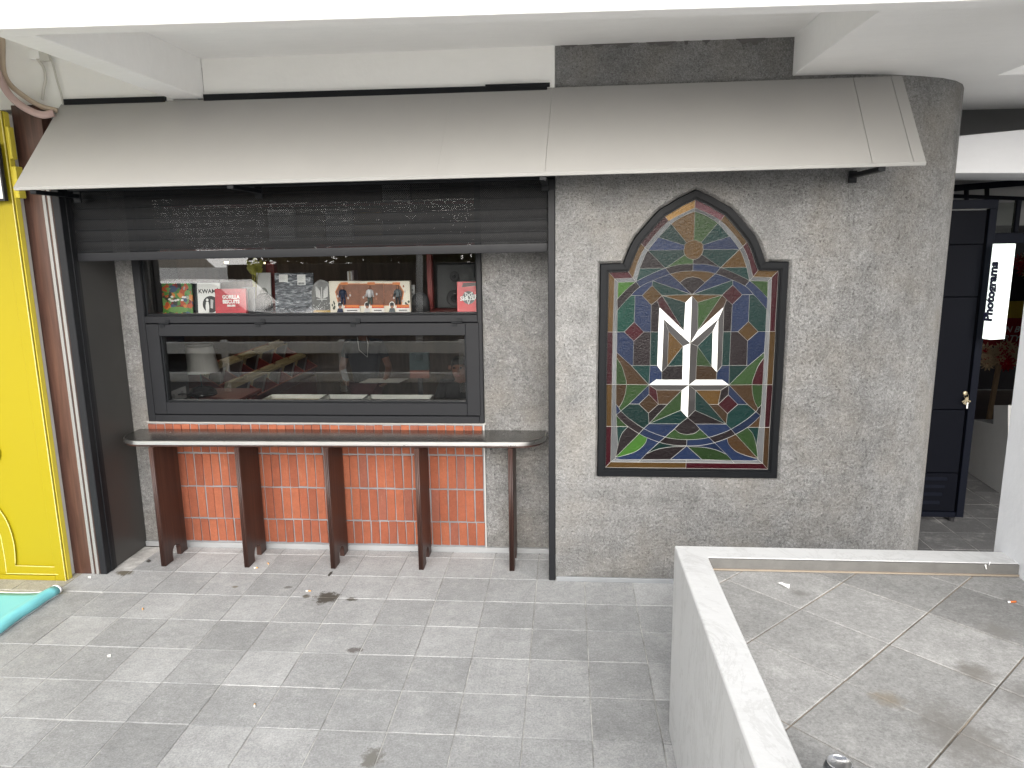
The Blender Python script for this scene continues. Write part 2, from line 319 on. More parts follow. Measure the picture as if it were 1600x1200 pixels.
SGV=[(0,23346),(-3708,19337),(-4845,19308),(-4886,7408),(0,7408),(0,22902),(-3430,18964),(0,22699),(-3253,18750),(-4493,18924),(-4292,18714),(-4568,7768),(-4284,7989),(0,7761),(0,7961),(-1680,22453),(-1455,22173),(-1305,22018),(-3003,20942),(-2778,20697),(-2603,20539),(-4875,15797),(-3885,15794),(-4889,12619),(-2356,12603),(-4866,10011),(-3552,10009),(0,21090),(0,19995),(-411,20949),(-537,20815),(-2036,21283),(-553,20544),(-1574,19513),(-3047,19517),(0,19336),(0,19741),(-4317,17753),(-4306,17091),(0,17972),(-3014,18441),(-717,18669),(0,18992),(-2292,18791),(-2310,18510),(-1728,17935),(-2880,17943),(-3524,17948),(-361,17518),(0,17898),(-406,15863),(-2002,17658),(-1858,17247),(-1616,13379),(-1576,16543),(0,15112),(-1273,15815),(-425,14935),(-1299,13731),(-2332,17380),(-3286,17946),(-3305,16390),(-2728,15790),(-1884,15787),(-3308,15247),(-3330,13782),(-3441,13782),(-1892,13761),(-403,13772),(-4303,14567),(-4314,14247),(-4111,11199),(-1606,12917),(-398,12919),(0,12593),(-4284,10736),(-2342,12012),(-3501,11418),(-2929,11415),(-1768,11410),(-1220,11412),(-1902,12286),(-403,12280),(0,10589),(-424,11047),(-2299,10199),(-2340,10852),(-473,10200),(-2889,7758),(-759,9879),(0,9537),(-4310,11425),(0,9216),(0,8824),(-4270,8082),(-2381,9321),(-2410,8306),(-958,7958),(3708,19337),(4845,19308),(4886,7408),(3430,18964),(3253,18750),(4493,18924),(4292,18714),(4568,7768),(4284,7989),(1680,22453),(1455,22173),(1305,22018),(3003,20942),(2778,20697),(2603,20539),(4875,15797),(3885,15794),(4889,12619),(2356,12603),(4866,10011),(3552,10009),(411,20949),(537,20815),(2036,21283),(553,20544),(1574,19513),(3047,19517),(4317,17753),(4306,17091),(3014,18441),(717,18669),(2292,18791),(2310,18510),(1728,17935),(2880,17943),(3524,17948),(361,17518),(406,15863),(2002,17658),(1858,17247),(1616,13379),(1576,16543),(1273,15815),(425,14935),(1299,13731),(2332,17380),(3286,17946),(3305,16390),(2728,15790),(1884,15787),(3308,15247),(3330,13782),(3441,13782),(1892,13761),(403,13772),(4303,14567),(4314,14247),(4111,11199),(1606,12917),(398,12919),(4284,10736),(2342,12012),(3501,11418),(2929,11415),(1768,11410),(1220,11412),(1902,12286),(403,12280),(424,11047),(2299,10199),(2340,10852),(473,10200),(2889,7758),(759,9879),(4310,11425),(4270,8082),(2381,9321),(2410,8306),(958,7958),(-193,23251),(-422,23155),(-639,23055),(-839,22943),(-1027,22827),(-1205,22717),(-1372,22626),(-1529,22540),(-1825,22311),(-1964,22167),(-2104,22015),(-2244,21857),(-2383,21691),(-2529,21516),(-2689,21334),(-2854,21144),(-3128,20721),(-3237,20488),(-3332,20265),(-3413,20054),(-3480,19853),(-3542,19680),(-3601,19547),(-3655,19442),(-4852,15940),(-247,22793),(-497,22684),(-744,22568),(-986,22449),(-1224,22323),(-1671,21993),(-1879,21790),(-2092,21558),(-2329,21286),(-2571,20987),(-2930,20438),(-3047,20189),(-3153,19921),(-3253,19615),(-3341,19290),(-250,22612),(-473,22525),(-691,22424),(-898,22309),(-1099,22180),(-1522,21808),(-1745,21566),(-1964,21316),(-2190,21060),(-2414,20796),(-2736,20308),(-2833,20084),(-2930,19820),(-3145,19120),(-4550,15939),(-4309,15938),(-3956,7921),(-142,21071),(-274,21016),(-528,20684),(-528,20401),(-474,20269),(-387,20156),(-274,20069),(-142,20014),(-290,19729),(-559,19717),(-822,19691),(-1075,19647),(-1322,19588),(-1835,19419),(-2101,19310),(-2375,19186),(-2675,19047),(-2982,18893),(-3457,18596),(-3623,18453),(-3789,18298),(-3965,18124),(-4141,17939),(-227,19331),(-447,19326),(-664,19308),(-863,19277),(-1059,19234),(-1295,19167),(-1611,19063),(-1967,18935),(-2561,18689),(-2798,18571),(-3193,18305),(-3350,18155),(-3773,17701),(-4040,17396),(-636,18734),(-556,18801),(-473,18863),(-382,18913),(-280,18944),(-170,18963),(-2321,13782),(-4201,14083),(-4088,13918),(-3986,13730),(-3895,13479),(-3815,13205),(-3756,13003),(-3730,12937),(-3710,12847),(-3699,12744),(-3696,12621),(-3703,12476),(-3718,12310),(-3743,12139),(-3781,11963),(-3830,11781),(-3888,11612),(-3956,11466),(-4034,11332),(-1934,12917),(-4005,10976),(-1306,9367),(-1656,9042),(-683,9811),(-609,9741),(-531,9677),(-445,9625),(-347,9591),(-239,9571),(-129,9555),(-4206,11277),(-4102,11128),(-3841,10825),(-3684,10670),(-3484,10501),(-3208,10296),(-2889,10077),(-2600,9893),(-2375,9770),(-2179,9684),(-1978,9603),(-1755,9516),(-1528,9434),(-1096,9317),(-891,9281),(-689,9254),(-487,9236),(-286,9226),(-4200,10646),(-4089,10518),(-3970,10391),(-3846,10266),(-3713,10141),(-3339,9860),(-3097,9704),(-2875,9569),(-2706,9473),(-2556,9399),(-2158,9226),(-1910,9128),(-1402,8972),(-1142,8915),(-882,8871),(-623,8846),(-363,8835),(-3650,9897),(-3751,9789),(-3847,9673),(-3930,9535),(-3999,9364),(-4057,9170),(-4107,8969),(-4151,8778),(-4188,8599),(-4217,8426),(-4243,8254),(-2404,9231),(-2422,9142),(-2450,9051),(-2502,8954),(-2585,8845),(-2692,8728),(-2810,8614),(-2931,8518),(-3046,8446),(-3164,8390),(-3293,8340),(-3443,8286),(-3623,8226),(-3825,8165),(-4037,8104),(-2234,8386),(-2059,8469),(-1882,8546),(-1696,8611),(-1498,8660),(-1291,8699),(-1082,8729),(-879,8753),(-682,8768),(-488,8774),(-295,8777),(193,23251),(422,23155),(639,23055),(839,22943),(1027,22827),(1205,22717),(1372,22626),(1529,22540),(1825,22311),(1964,22167),(2104,22015),(2244,21857),(2383,21691),(2529,21516),(2689,21334),(2854,21144),(3128,20721),(3237,20488),(3332,20265),(3413,20054),(3480,19853),(3542,19680),(3601,19547),(3655,19442),(4852,15940),(247,22793),(497,22684),(744,22568),(986,22449),(1224,22323),(1671,21993),(1879,21790),(2092,21558),(2329,21286),(2571,20987),(2930,20438),(3047,20189),(3153,19921),(3253,19615),(3341,19290),(250,22612),(473,22525),(691,22424),(898,22309),(1099,22180),(1522,21808),(1745,21566),(1964,21316),(2190,21060),(2414,20796),(2736,20308),(2833,20084),(2930,19820),(3145,19120),(4550,15939),(4309,15938),(3956,7921),(142,21071),(274,21016),(528,20684),(528,20401),(474,20269),(387,20156),(274,20069),(142,20014),(290,19729),(559,19717),(822,19691),(1075,19647),(1322,19588),(1835,19419),(2101,19310),(2375,19186),(2675,19047),(2982,18893),(3457,18596),(3623,18453),(3789,18298),(3965,18124),(4141,17939),(227,19331),(447,19326),(664,19308),(863,19277),(1059,19234),(1295,19167),(1611,19063),(1967,18935),(2561,18689),(2798,18571),(3193,18305),(3350,18155),(3773,17701),(4040,17396),(636,18734),(556,18801),(473,18863),(382,18913),(280,18944),(170,18963),(2321,13782),(4201,14083),(4088,13918),(3986,13730),(3895,13479),(3815,13205),(3756,13003),(3730,12937),(3710,12847),(3699,12744),(3696,12621),(3703,12476),(3718,12310),(3743,12139),(3781,11963),(3830,11781),(3888,11612),(3956,11466),(4034,11332),(1934,12917),(4005,10976),(1306,9367),(1656,9042),(683,9811),(609,9741),(531,9677),(445,9625),(347,9591),(239,9571),(129,9555),(4206,11277),(4102,11128),(3841,10825),(3684,10670),(3484,10501),(3208,10296),(2889,10077),(2600,9893),(2375,9770),(2179,9684),(1978,9603),(1755,9516),(1528,9434),(1096,9317),(891,9281),(689,9254),(487,9236),(286,9226),(4200,10646),(4089,10518),(3970,10391),(3846,10266),(3713,10141),(3339,9860),(3097,9704),(2875,9569),(2706,9473),(2556,9399),(2158,9226),(1910,9128),(1402,8972),(1142,8915),(882,8871),(623,8846),(363,8835),(3650,9897),(3751,9789),(3847,9673),(3930,9535),(3999,9364),(4057,9170),(4107,8969),(4151,8778),(4188,8599),(4217,8426),(4243,8254),(2404,9231),(2422,9142),(2450,9051),(2502,8954),(2585,8845),(2692,8728),(2810,8614),(2931,8518),(3046,8446),(3164,8390),(3293,8340),(3443,8286),(3623,8226),(3825,8165),(4037,8104),(2234,8386),(2059,8469),(1882,8546),(1696,8611),(1498,8660),(1291,8699),(1082,8729),(879,8753),(682,8768),(488,8774),(295,8777),(-2327,15789),(4308,15795),(-4550,15796),(2733,7936),(4550,15796),(-4557,12620),(-2733,7936),(-4311,12620),(-4308,15795),(2327,15789),(4563,10011),(4235,10010),(-4235,10010),(-4563,10011),(4311,12620),(4557,12620)]
SGF=[('K',[54,53,58,56]),('K',[54,56,57,55]),('W',[54,55,50,52]),('W',[54,52,63,67,53]),('A',[56,58,57]),('P',[442,443,28,36,444,445,446,447,448,123,440,441]),('A',[442,441,440,439,122,438,120,119,437,436,27,234,235,29,30,236,32,237,238,239,240,241,28,443]),('A',[115,113,585,596]),('R',[115,596,591,117]),('S',[596,585,582,153,154,595]),('S',[596,595,172,158,592,591]),('A',[98,101,103,99]),('R',[98,402,401,400,399,398,397,396,395,110,111,414,415,416,417,418,101]),('R',[99,103,433,585,113,403]),('B',[479,151,138,156,498,116]),('T',[479,116,150,149]),('P',[479,149,148,146,590]),('T',[479,590,147,151]),('B',[590,146,145,144,132,143]),('P',[590,143,136,137,147]),('O',[534,535,536,174,555,556,557,558,559,560,561,562,563,564,565,566,567,568,569,173]),('G',[534,173,554,553,552,551,550,549,548,547,546,545,544,118,532,533]),('B',[534,533,532,118,531,530,529,528,527,158,499,511,512,513,514,515,516]),('P',[534,516,517,518,519,520,521,500,501,538,537,174,536,535]),('Y',[0,177,178,179,180,181,182,183,184,15,16,206,205,204,203,202,5]),('N',[0,5,404,405,406,407,408,108,107,386,385,384,383,382,381,380,379]),('S',[5,202,203,204,205,206,16,17,221,220,219,218,217,7]),('S',[5,7,419,420,421,422,423,109,108,408,407,406,405,404]),('B',[249,250,251,8,40,266,265,43,264,263,262,33,247,248]),('T',[249,248,247,33,34,230,8,251,250]),('A',[475,474,473,128,464,463,462,461,460,459,35,257,258,259,260,261,262,41,271,272,273,274,275,276,42,478,477,476]),('P',[475,476,477,478,42,276,275,274,273,272,271,41,39,128,473,474]),('t',[38,232,589,22,61,60,47,269,270]),('P',[38,270,269,47,268,267,40,8,252,253,254,255,256,37]),('S',[38,37,10,9,231,583,589,232]),('A',[146,148,114,145]),('B',[148,149,150,153,582,114]),('P',[297,75,325,326,327,328,329,26,330,331,332,314,313,312,311,310,309]),('T',[297,309,310,311,312,313,314,85,86,78,77]),('G',[297,77,24,287,288,289,290,291,292,293,294,295,71,308]),('B',[297,308,71,307,91,75]),('R',[130,131,136,143,132]),('B',[130,132,144,133,470,469,127,468,467,129]),('T',[130,129,39,131]),('G',[131,134,135]),('O',[131,135,137,136]),('A',[131,39,45,48,49,134]),('S',[88,13,14,97,587]),('S',[88,587,233,12,11]),('A',[88,11,3,4,13]),('P',[587,97,93,378,377,376,375,374,373,372,371,370,369,368,96]),('B',[587,96,299,336,335,95,353,354,355,356,357,358,359,360,361,362,363,364,365,366,367,94,12,233]),('A',[2,201,21,583,231,9]),('R',[2,9,6,1]),('B',[567,566,565,564,563,562,561,560,559,558,557,556,555,174,537,538,501,175,584,435,106,173,569,568]),('R',[190,191,192,18,19,211,210,209,208,207,16,15,185,186,187,188,189]),('S',[12,94,352,351,350,349,593,594,11]),('P',[349,350,351,352,94,332,331,330,26,342,343,344,345,346,347,348]),('T',[349,348,347,346,345,344,343,342,26,593]),('G',[593,26,329,328,327,326,325,75]),('S',[593,75,91,588,586,594]),('W',[72,296,24,74,73]),('P',[72,73,68,58,53]),('B',[72,53,67,277,24,296]),('W',[73,74,55,57,68]),('O',[282,283,284,285,286,287,24,66,69,70,278,279,280,281]),('G',[282,281,280,279,278,70,588,287,286,285,284,283]),('T',[374,375,376,377,378,93,341,340,339,338,337,299,96,368,369,370,371,372,373]),('T',[223,224,31,30,29,17,222]),('S',[223,222,17,16,207,208,209,210,211,19,20,226,225,31,224]),('W',[74,82,84,83]),('K',[74,83,166,165]),('K',[74,165,164,116]),('W',[74,116,498,156,157]),('K',[74,157,152,141,55]),('K',[74,24,81,82]),('R',[21,23,586,583]),('S',[583,586,588,70,69,589]),('B',[92,93,543,542,541,540,539,501,500,522,523,524,525,526]),('G',[92,526,525,524,523,522,500,171,502,503,504,505,506,507,508,90,306,305,304,303,302,301,300,89,298,320,321,322,323,324]),('P',[92,324,323,322,321,320,298,299,337,338,339,340,341,93]),('A',[112,123,124,431,430,429]),('S',[112,429,430,431,124,432,102,101,418,417,416,415,414,111]),('S',[112,111,413,412,411,410,409,108,109,424,425,426,121,427,428]),('B',[112,428,427,121,120,438,122]),('T',[112,122,439,440,123]),('B',[315,316,317,318,319,298,89,87,85,314]),('B',[315,314,332,333,334,95,335,336,299,298,319,318,317,316]),('A',[7,217,218,219,220,221,17,29,235,234,27]),('G',[7,27,436,437,119,109,423,422,421,420,419]),('R',[105,170,13,4,100]),('O',[105,100,117,591]),('S',[105,591,592,551,552,553,554,173,106]),('S',[105,106,435,584,170]),('B',[102,127,469,470,133,471,472,126,125,458,457,456,455,454]),('G',[102,454,455,456,457,458,125,104]),('S',[102,104,103,101]),('T',[102,432,124,123,449,450,451,452,453]),('P',[102,453,452,451,450,449,123,464,465,466,129,467,468,127]),('A',[164,165,163,162]),('P',[164,162,159,116]),('T',[165,166,167,163]),('T',[551,592,118,544,545,546,547,548,549,550]),('O',[592,158,527,528,529,530,531,118]),('g',[95,334,333,332,94,367,366,365,364,363,362,361,360,359,358,357,356,355,354,353]),('W',[137,135,55,139]),('K',[137,139,138,151,147]),('A',[197,198,199,200,1,6,216,215,214,213,212,19,18,193,194,195,196]),('P',[257,35,36,242,243,244,245,246,33,262,261,260,259,258]),('P',[79,86,85,80]),('O',[79,80,82,81]),('R',[79,81,24,76]),('O',[79,76,78,86]),('G',[80,85,84,82]),('P',[89,300,301,302,303,304,305,306,90,508,507,506,505,504,503,502,171,169,83,87]),('O',[289,288,287,588,91,307,71,295,294,293,292,291,290]),('W',[138,139,140,142]),('O',[138,142,152,157,156]),('K',[139,55,141,140]),('A',[108,409,410,411,412,413,111,110,394,393,392,391,390,389,388,387,107]),('T',[277,65,66,24]),('T',[277,67,63,581]),('P',[277,581,62,64,65]),('P',[581,63,52,51,59]),('B',[581,59,46,60,61,62]),('P',[34,33,20,227,228,229]),('S',[34,229,228,227,20,19,212,213,214,215,216,6,8,230]),('B',[263,264,43,39,41,262]),('B',[35,459,460,461,462,463,464,123,448,447,446,445,444,36]),('B',[24,77,78,76]),('K',[55,135,134,49]),('W',[55,49,48,50]),('T',[87,83,84,85]),('A',[46,59,51,45,44]),('B',[46,44,43,265,266,40,267,268,47,60]),('T',[145,114,582,434,126,472,471,133,144]),('P',[158,172,509,155,510,499]),('B',[129,466,465,464,128,39]),('T',[237,32,20,33,238]),('G',[238,33,246,245,244,243,242,36,28,241,240,239]),('B',[116,159,161,160]),('O',[116,160,499,510,155,497,496,495,494,493,492,491,490,489]),('G',[116,489,488,487,486,485,484,483,482,481,480,154,153,150]),('T',[160,161,168,167,516,515,514,513,512,511,499]),('S',[170,584,176,14,13]),('G',[584,175,570,571,572,573,574,575,576,577,578,579,580,93,176]),('B',[20,32,236,30,31,225,226]),('B',[540,541,542,543,93,580,579,578,577,576,575,574,573,572,571,570,175,501,539]),('T',[43,44,45,39]),('R',[11,594,25,3]),('R',[481,482,483,484,485,486,487,488,489,595,154,480]),('P',[83,169,167,166]),('g',[8,10,37,256,255,254,253,252]),('S',[8,6,9,10]),('G',[489,490,491,492,493,494,495,496,497,155,509,172,595]),('R',[159,162,168,161]),('S',[103,104,125,126,434,582,585,433]),('O',[163,167,168,162]),('B',[167,169,171,500,521,520,519,518,517,516]),('A',[594,586,23,25]),('T',[119,120,121,426,425,424,109]),('R',[61,22,64,62]),('T',[58,68,57]),('T',[50,48,45]),('R',[50,45,51,52]),('G',[141,152,142]),('T',[141,142,140]),('B',[14,176,93,97]),('B',[65,64,22,589,69,66])]
SGB=[115,113,403,99,98,402,401,400,399,398,397,396,395,110,394,393,392,391,390,389,388,387,107,386,385,384,383,382,381,380,379,0,177,178,179,180,181,182,183,184,15,185,186,187,188,189,190,191,192,18,193,194,195,196,197,198,199,200,1,2,201,21,23,25,3,4,100,117]
SGX=0.9137
# ================================================================ SETTING
# far ground out of the picture, made pale to bounce light under the canopy
tag(MB().box(-60, 60, -70, -2.42, -.25, -.012).build('ground', simple('pale street concrete', (.76, .75, .73), .9, 0, .2, 2, .3, 120)), kind='structure')
tag(MB().box(-9.5, -.2, -13, -4.4, -.03, -.008).build('road', simple('dark asphalt', (.04, .04, .04), .9, 0, .2, 2, .3, 120)), kind='structure')  # dark patch cut to where the window reflections land
g_ = tag(MB().box(-14, 9, -2.42, .39, -.3, -.0035).box(2.05, 9, .39, 7, -.3, -.0035).build('pavement', M_GROUT, org=(0, 0, 0)), kind='structure')
def tile_mesh(poly, h=.02, ch=.0022):
    b = MB(); n = len(poly); cx = sum(p[0] for p in poly)/n; cy = sum(p[1] for p in poly)/n
    ins = []
    for i in range(n):
        a = Vector(poly[i-1]); p = Vector(poly[i]); q = Vector(poly[(i+1) % n])
        d1 = (p-a).normalized(); d2 = (q-p).normalized(); nn = Vector((-d1.y, d1.x))+Vector((-d2.y, d2.x)); nn /= max(.3, nn.dot(Vector((-d1.y, d1.x))))
        ins.append(p+nn*ch)
    b.add([(p[0], p[1], -h) for p in poly]+[(p[0], p[1], -ch) for p in poly]+[(p.x, p.y, 0) for p in ins],
          [(i, (i+1) % n, (i+1) % n+n, i+n) for i in range(n)]+[(i+n, (i+1) % n+n, (i+1) % n+2*n, i+2*n) for i in range(n)]+[tuple(range(2*n, 3*n))])
    return b
TS = .30; gp = .0023
me_t = tile_mesh([(gp, gp), (TS-gp, gp), (TS-gp, TS-gp), (gp, TS-gp)]).mesh('paving_tile', M_TILE)
me_tb = tile_mesh([(gp, gp), (TS-gp, gp), (TS-gp, TS-gp), (gp, TS-gp)]).mesh('paving_tile', M_TILEB)
me_td = tile_mesh([(gp, gp), (TS-gp, gp), (TS-gp, TS-gp), (gp, TS-gp)]).mesh('paving_tile', M_TILESHADE); tile_cut = {}
for i in range(-14, 14):
    for j in range(-8, 8):
        x0, y0 = i*TS, j*TS
        if i > 2 and j < -5: continue
        if x0 > .1 and x0 < 2.2 and j >= 0: continue
        if i > 6 and j < 0: continue
        if i < -9 and j >= 0: continue
        if i < 0 and j > 1: continue
        if i >= 7 and not (0 <= j <= 7): continue
        jz = random.uniform(-.0012, .0008); rz = random.uniform(-.004, .004)
        beige = i <= -11 and j >= -1
        y1 = .40 if (j == 1 and i < 1) else y0+TS
        if y1 < y0+TS-.01:
            if 'r' not in tile_cut: tile_cut['r'] = tile_mesh([(gp, gp), (TS-gp, gp), (TS-gp, .10), (gp, .10)]).mesh('paving_tile', M_TILE)
            m_ = tile_cut['r']
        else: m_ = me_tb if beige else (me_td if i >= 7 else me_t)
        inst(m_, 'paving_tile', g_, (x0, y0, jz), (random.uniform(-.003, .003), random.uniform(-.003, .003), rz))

# ---------------------------------------------------------------- canopy slab and beams
zs = 3.17
def sk(x, y): return y + .0233*x          # the front beam is a touch out of parallel
b = MB()
for (x0, x1, ya, yb, z0, z1) in [(-9, 8, -1.375, -1.272, 2.945, 4.3)]:
    b.hexa([(x0, sk(x0, ya), z0), (x1, sk(x1, ya), z0), (x1, sk(x1, yb), z0), (x0, sk(x0, yb), z0), (x0, sk(x0, ya), z1), (x1, sk(x1, ya), z1), (x1, sk(x1, yb), z1), (x0, sk(x0, yb), z1)])
can = thing('concrete_canopy', 'white painted concrete canopy with a front beam and cross beams above the grey awning', 'canopy', (0, -1.3, 2.945))
b.build('front_beam', M_WHITE, can, bevel=.006)
MB().hexa([(-2.0, sk(-2, -1.273), zs), (8, sk(8, -1.273), zs), (8, .3, zs+.03), (-2.0, .3, zs-.01), (-2.0, sk(-2, -1.273), 3.5), (8, sk(8, -1.273), 3.5), (8, .3, 3.5), (-2.0, .3, 3.5)]).box(-9, -2.0, -1.45, .3, 3.52, 3.7).build('ceiling_slab', M_WHITE, can)
MB().hexa([(-2.10, -1.315, 2.947), (-1.952, -1.315, 2.947), (-1.905, -.002, 2.947), (-2.094, -.002, 2.947), (-2.10, -1.315, 3.53), (-1.952, -1.315, 3.53), (-1.905, -.002, 3.53), (-2.094, -.002, 3.53)]).build('cross_beam', M_WHITE, can, bevel=.004)
rb = MB()
rb.prism([(1.405, -1.24, 2.979), (2.55, -1.24, 2.979), (2.55, .137, 2.979), (8, .137, 2.979), (8, 1.27, 2.979), (2.0, 1.27, 2.979), (1.405, .35, 2.979)], (0, 0, .4))
rb.build('wide_beam', M_WHITE, can, bevel=.004)
MB().box(-9, 8, .3, 8, 3.45, 3.6).build('roof_slab', simple('grey soffit', (.35, .35, .35), .8), can)

# ---------------------------------------------------------------- right concrete wall with the arched window opening
SGP = [(SGX+SGV[k][0]/1e4, SGV[k][1]/1e4) for k in SGB]
def area(P): return sum(P[i-1][0]*P[i][1]-P[i][0]*P[i-1][1] for i in range(len(P)))/2
if area(SGP) < 0: SGP.reverse()
def simplify(P, tol=.004):
    Q = []
    n = len(P)
    for i in range(n):
        a, p, c = Vector(P[i-1]), Vector(P[i]), Vector(P[(i+1) % n])
        d1, d2 = (p-a), (c-p)
        if d1.length < 1e-5: continue
        if abs(d1.normalized().cross(d2.normalized())) > .012 or d1.dot(d2) < 0: Q.append(P[i])
    return Q
SGP = simplify(SGP)
def offset(P, w_):
    Q = []
    n = len(P)
    for i in range(n):
        a, p, c = Vector(P[i-1]), Vector(P[i]), Vector(P[(i+1) % n])
        d1, d2 = (p-a).normalized(), (c-p).normalized()
        n1, n2 = Vector((d1.y, -d1.x)), Vector((d2.y, -d2.x)); m_ = n1+n2; k = max(.45, m_.dot(n1)); Q.append(tuple(p+m_*(w_/k)))
    return Q
WX0 = .119
path = [(WX0, 0), (.5, 0), (1.0, 0), (1.5, .002), (1.75, .012), (1.95, .045), (2.13, .108), (2.28, .178), (2.39, .262), (2.475, .36), (2.545, .48), (2.6, .62), (2.632, .78), (2.645, .95), (2.65, 1.3)]
bm = bmesh.new()
def vv(x, y, z): return bm.verts.new((x, y, z))
XF = 1.5; ZT = 3.3
outer = [vv(WX0, 0, 0), vv(XF, .002, 0), vv(XF, .002, ZT), vv(WX0, 0, ZT)]
h0, h1, h2 = offset(SGP, .066), offset(SGP, .052), offset(SGP, .050)
l0 = [vv(x, 0, z) for x, z in h0]; l1 = [vv(x, .024, z) for x, z in h1]; l2 = [vv(x, .09, z) for x, z in h2]
es = [bm.edges.new((L[i-1], L[i])) for L in (outer, l0) for i in range(len(L))]
bmesh.ops.triangle_fill(bm, edges=es, use_beauty=True, use_dissolve=False)
for A, B in ((l0, l1), (l1, l2)):
    for i in range(len(A)): bm.faces.new((A[i-1], A[i], B[i], B[i-1]))
prev = (outer[1], outer[2])
for x, y in path[4:]:
    a, c = vv(x, y, 0), vv(x, y, ZT); bm.faces.new((prev[0], a, c, prev[1])); prev = (a, c)
# left return and back
a, c = vv(WX0, .6, 0), vv(WX0, .6, ZT); bm.faces.new((outer[0], outer[3], c, a))
d, e = vv(2.65, 1.32, 0), vv(2.65, 1.32, ZT)
bm.faces.new((prev[0], prev[1], e, d)); bm.faces.new((a, c, e, d))
bmesh.ops.recalc_face_normals(bm, faces=bm.faces)
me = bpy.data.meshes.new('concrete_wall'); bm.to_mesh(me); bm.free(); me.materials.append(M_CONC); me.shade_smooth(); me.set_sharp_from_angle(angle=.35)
cw = bpy.data.objects.new('concrete_wall', me); COL.objects.link(cw); ORG[cw.name] = Vector((0, 0, 0))
tag(cw, 'rough grey concrete wall with rounded right corner around the arched stained glass window', 'wall')
MB().box(WX0+.004, 1.9, -.012, .01, .0, .028).build('floor_trim', simple('pale zinc trim', (.33, .345, .36), .4, .4), cw, bevel=.002)
# ragged smear of darker render under the slab
sm = MB(); R_ = random.Random(3)
for (u0, u1, v0) in [(872, 905, 66), (905, 1000, 64), (1000, 1060, 61), (1066, 1078, 59), (1095, 1112, 58), (1150, 1196, 60)]:
    P = []
    n = 10
    for k in range(n+1): P.append((u0+(u1-u0)*k/n, v0-1+R_.uniform(-1, 1)))
    for k in range(n, -1, -1): P.append((u0+(u1-u0)*k/n, v0+R_.uniform(5, 13)*(math.sin(math.pi*(k+.6)/(n+1.2)))))
    q = [aty(u, v, -.0035) for u, v in P]
    sm.prism(q, (0, .003, 0))
sm.build('render_patch', simple('damp render', (.12, .115, .11), .95, 0, .3, 20, .4, 70), cw)

# white plaster band above the awning, left of the concrete
wb = MB().box(-1.906, WX0-.002, -.004, .3, 2.94, 3.3).build('plaster_wall', M_CREAM, bevel=.003)
tag(wb, 'cream plaster strip above the awning between the slanting beam and the concrete', 'wall')
wl_ = MB().box(-4.6, -2.0935, -.004, .3, 2.915, 3.53).build('plaster_wall', M_CREAM, bevel=.003)
tag(wl_, 'cream plaster wall with pipes and junction box, left of the slanting beam', 'wall')

# ---------------------------------------------------------------- recess: back wall, brick dado, reveal panel
YR = .415
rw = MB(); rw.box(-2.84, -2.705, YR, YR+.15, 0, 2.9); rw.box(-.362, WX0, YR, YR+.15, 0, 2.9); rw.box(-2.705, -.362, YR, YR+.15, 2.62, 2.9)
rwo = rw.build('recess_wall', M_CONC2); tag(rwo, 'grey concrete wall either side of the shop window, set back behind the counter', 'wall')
MB().box(-2.705, -.362, YR-.0055, YR+.15, 0, .921).build('mortar_bed', M_GROUTB, rwo)
MB().box(-2.725, -.355, YR-.012, YR+.1, .908, .922).build('sill_bed', simple('mortar fillet', (.36, .355, .34), .9, 0, .15, 20, .3, 80), rwo, bevel=.003)
MB().box(-.373, -.364, YR-.012, YR+.01, .03, .91).build('edge_trim', simple('pale edge trim', (.36, .355, .345), .5), rwo)
MB().box(-2.83, WX0-.03, YR-.022, YR+.008, .0, .036).build('floor_trim', simple('zinc skirting', (.40, .41, .42), .4, .5), rwo, bevel=.002)
dado = thing('brick_dado', 'terracotta brick panel of upright stacked bricks under the shop window behind the counter legs', 'brick wall', (-1.55, YR, .04))
bw, pitch = .0552, .0617
rows = [(.702, .902), (.459, .690), (.222, .447), (.048, .211)]
me_b = {}
for r, (z0, z1) in enumerate(rows):
    for vtx in range(3):
        q = MB().box(-bw/2, bw/2, -.011, .012, 0, z1-z0); rr_ = random.Random(r*7+vtx)
        for p in q.v: p.x += rr_.uniform(-.0016, .0016); p.z += rr_.uniform(-.002, .002)
        me_b[(r, vtx)] = q.mesh('brick', M_BRICK, bevel=.0022)
    for k in range(39):
        x = -2.69+k*pitch+random.uniform(-.0014, .0014)+(.003 if r % 2 else 0)-.0012*(3-r)
        if x+bw/2 > -.372: continue
        inst(me_b[(r, random.randrange(3))], 'brick', dado, (x, YR-.002+random.uniform(-.0025, .0025), z0+random.uniform(-.002, .002)), (0, random.uniform(-.012, .012), random.uniform(-.012, .012)))
rv = MB().box(-2.86, -2.832, .052, YR, 0, 2.5).build('reveal_panel', M_STEELP, bevel=.002)
tag(rv, 'dark brushed steel panel lining the left side of the recess', 'metal panel')

# ---------------------------------------------------------------- left jamb stack: guide, boards, strips
lg = thing('shutter_guide', 'charcoal metal shutter jamb at the left end of the shopfront beside the steel strips', 'shutter guide', (-2.85, -.03, 0))
MB().box(-2.872, -2.826, -.062, -.01, 0, 2.46).build('jamb', M_DARK, lg, bevel=.003)
MB().box(-2.868, -2.822, -.01, .022, 0, 2.46).build('guide_channel', M_DARK, lg, bevel=.002)
MB().box(-2.868, -2.8285, .022, .052, 0, 2.46).build('rubber_seal', M_BLACK, lg)
rg = thing('shutter_guide', 'slim charcoal vertical shutter post between counter end and concrete wall', 'shutter guide', (.095, .03, 0))
MB().box(.076, .1165, -.004, .03, 0, 2.46).build('jamb', M_DARK, rg, bevel=.003)
MB().box(.080, .1165, .030, .062, 0, 2.46).build('guide_channel', M_DARK2, rg, bevel=.002)
MB().box(.072, .118, -.012, -.004, 2.40, 2.46).build('bracket_plate', M_DARK2, rg, bevel=.002)
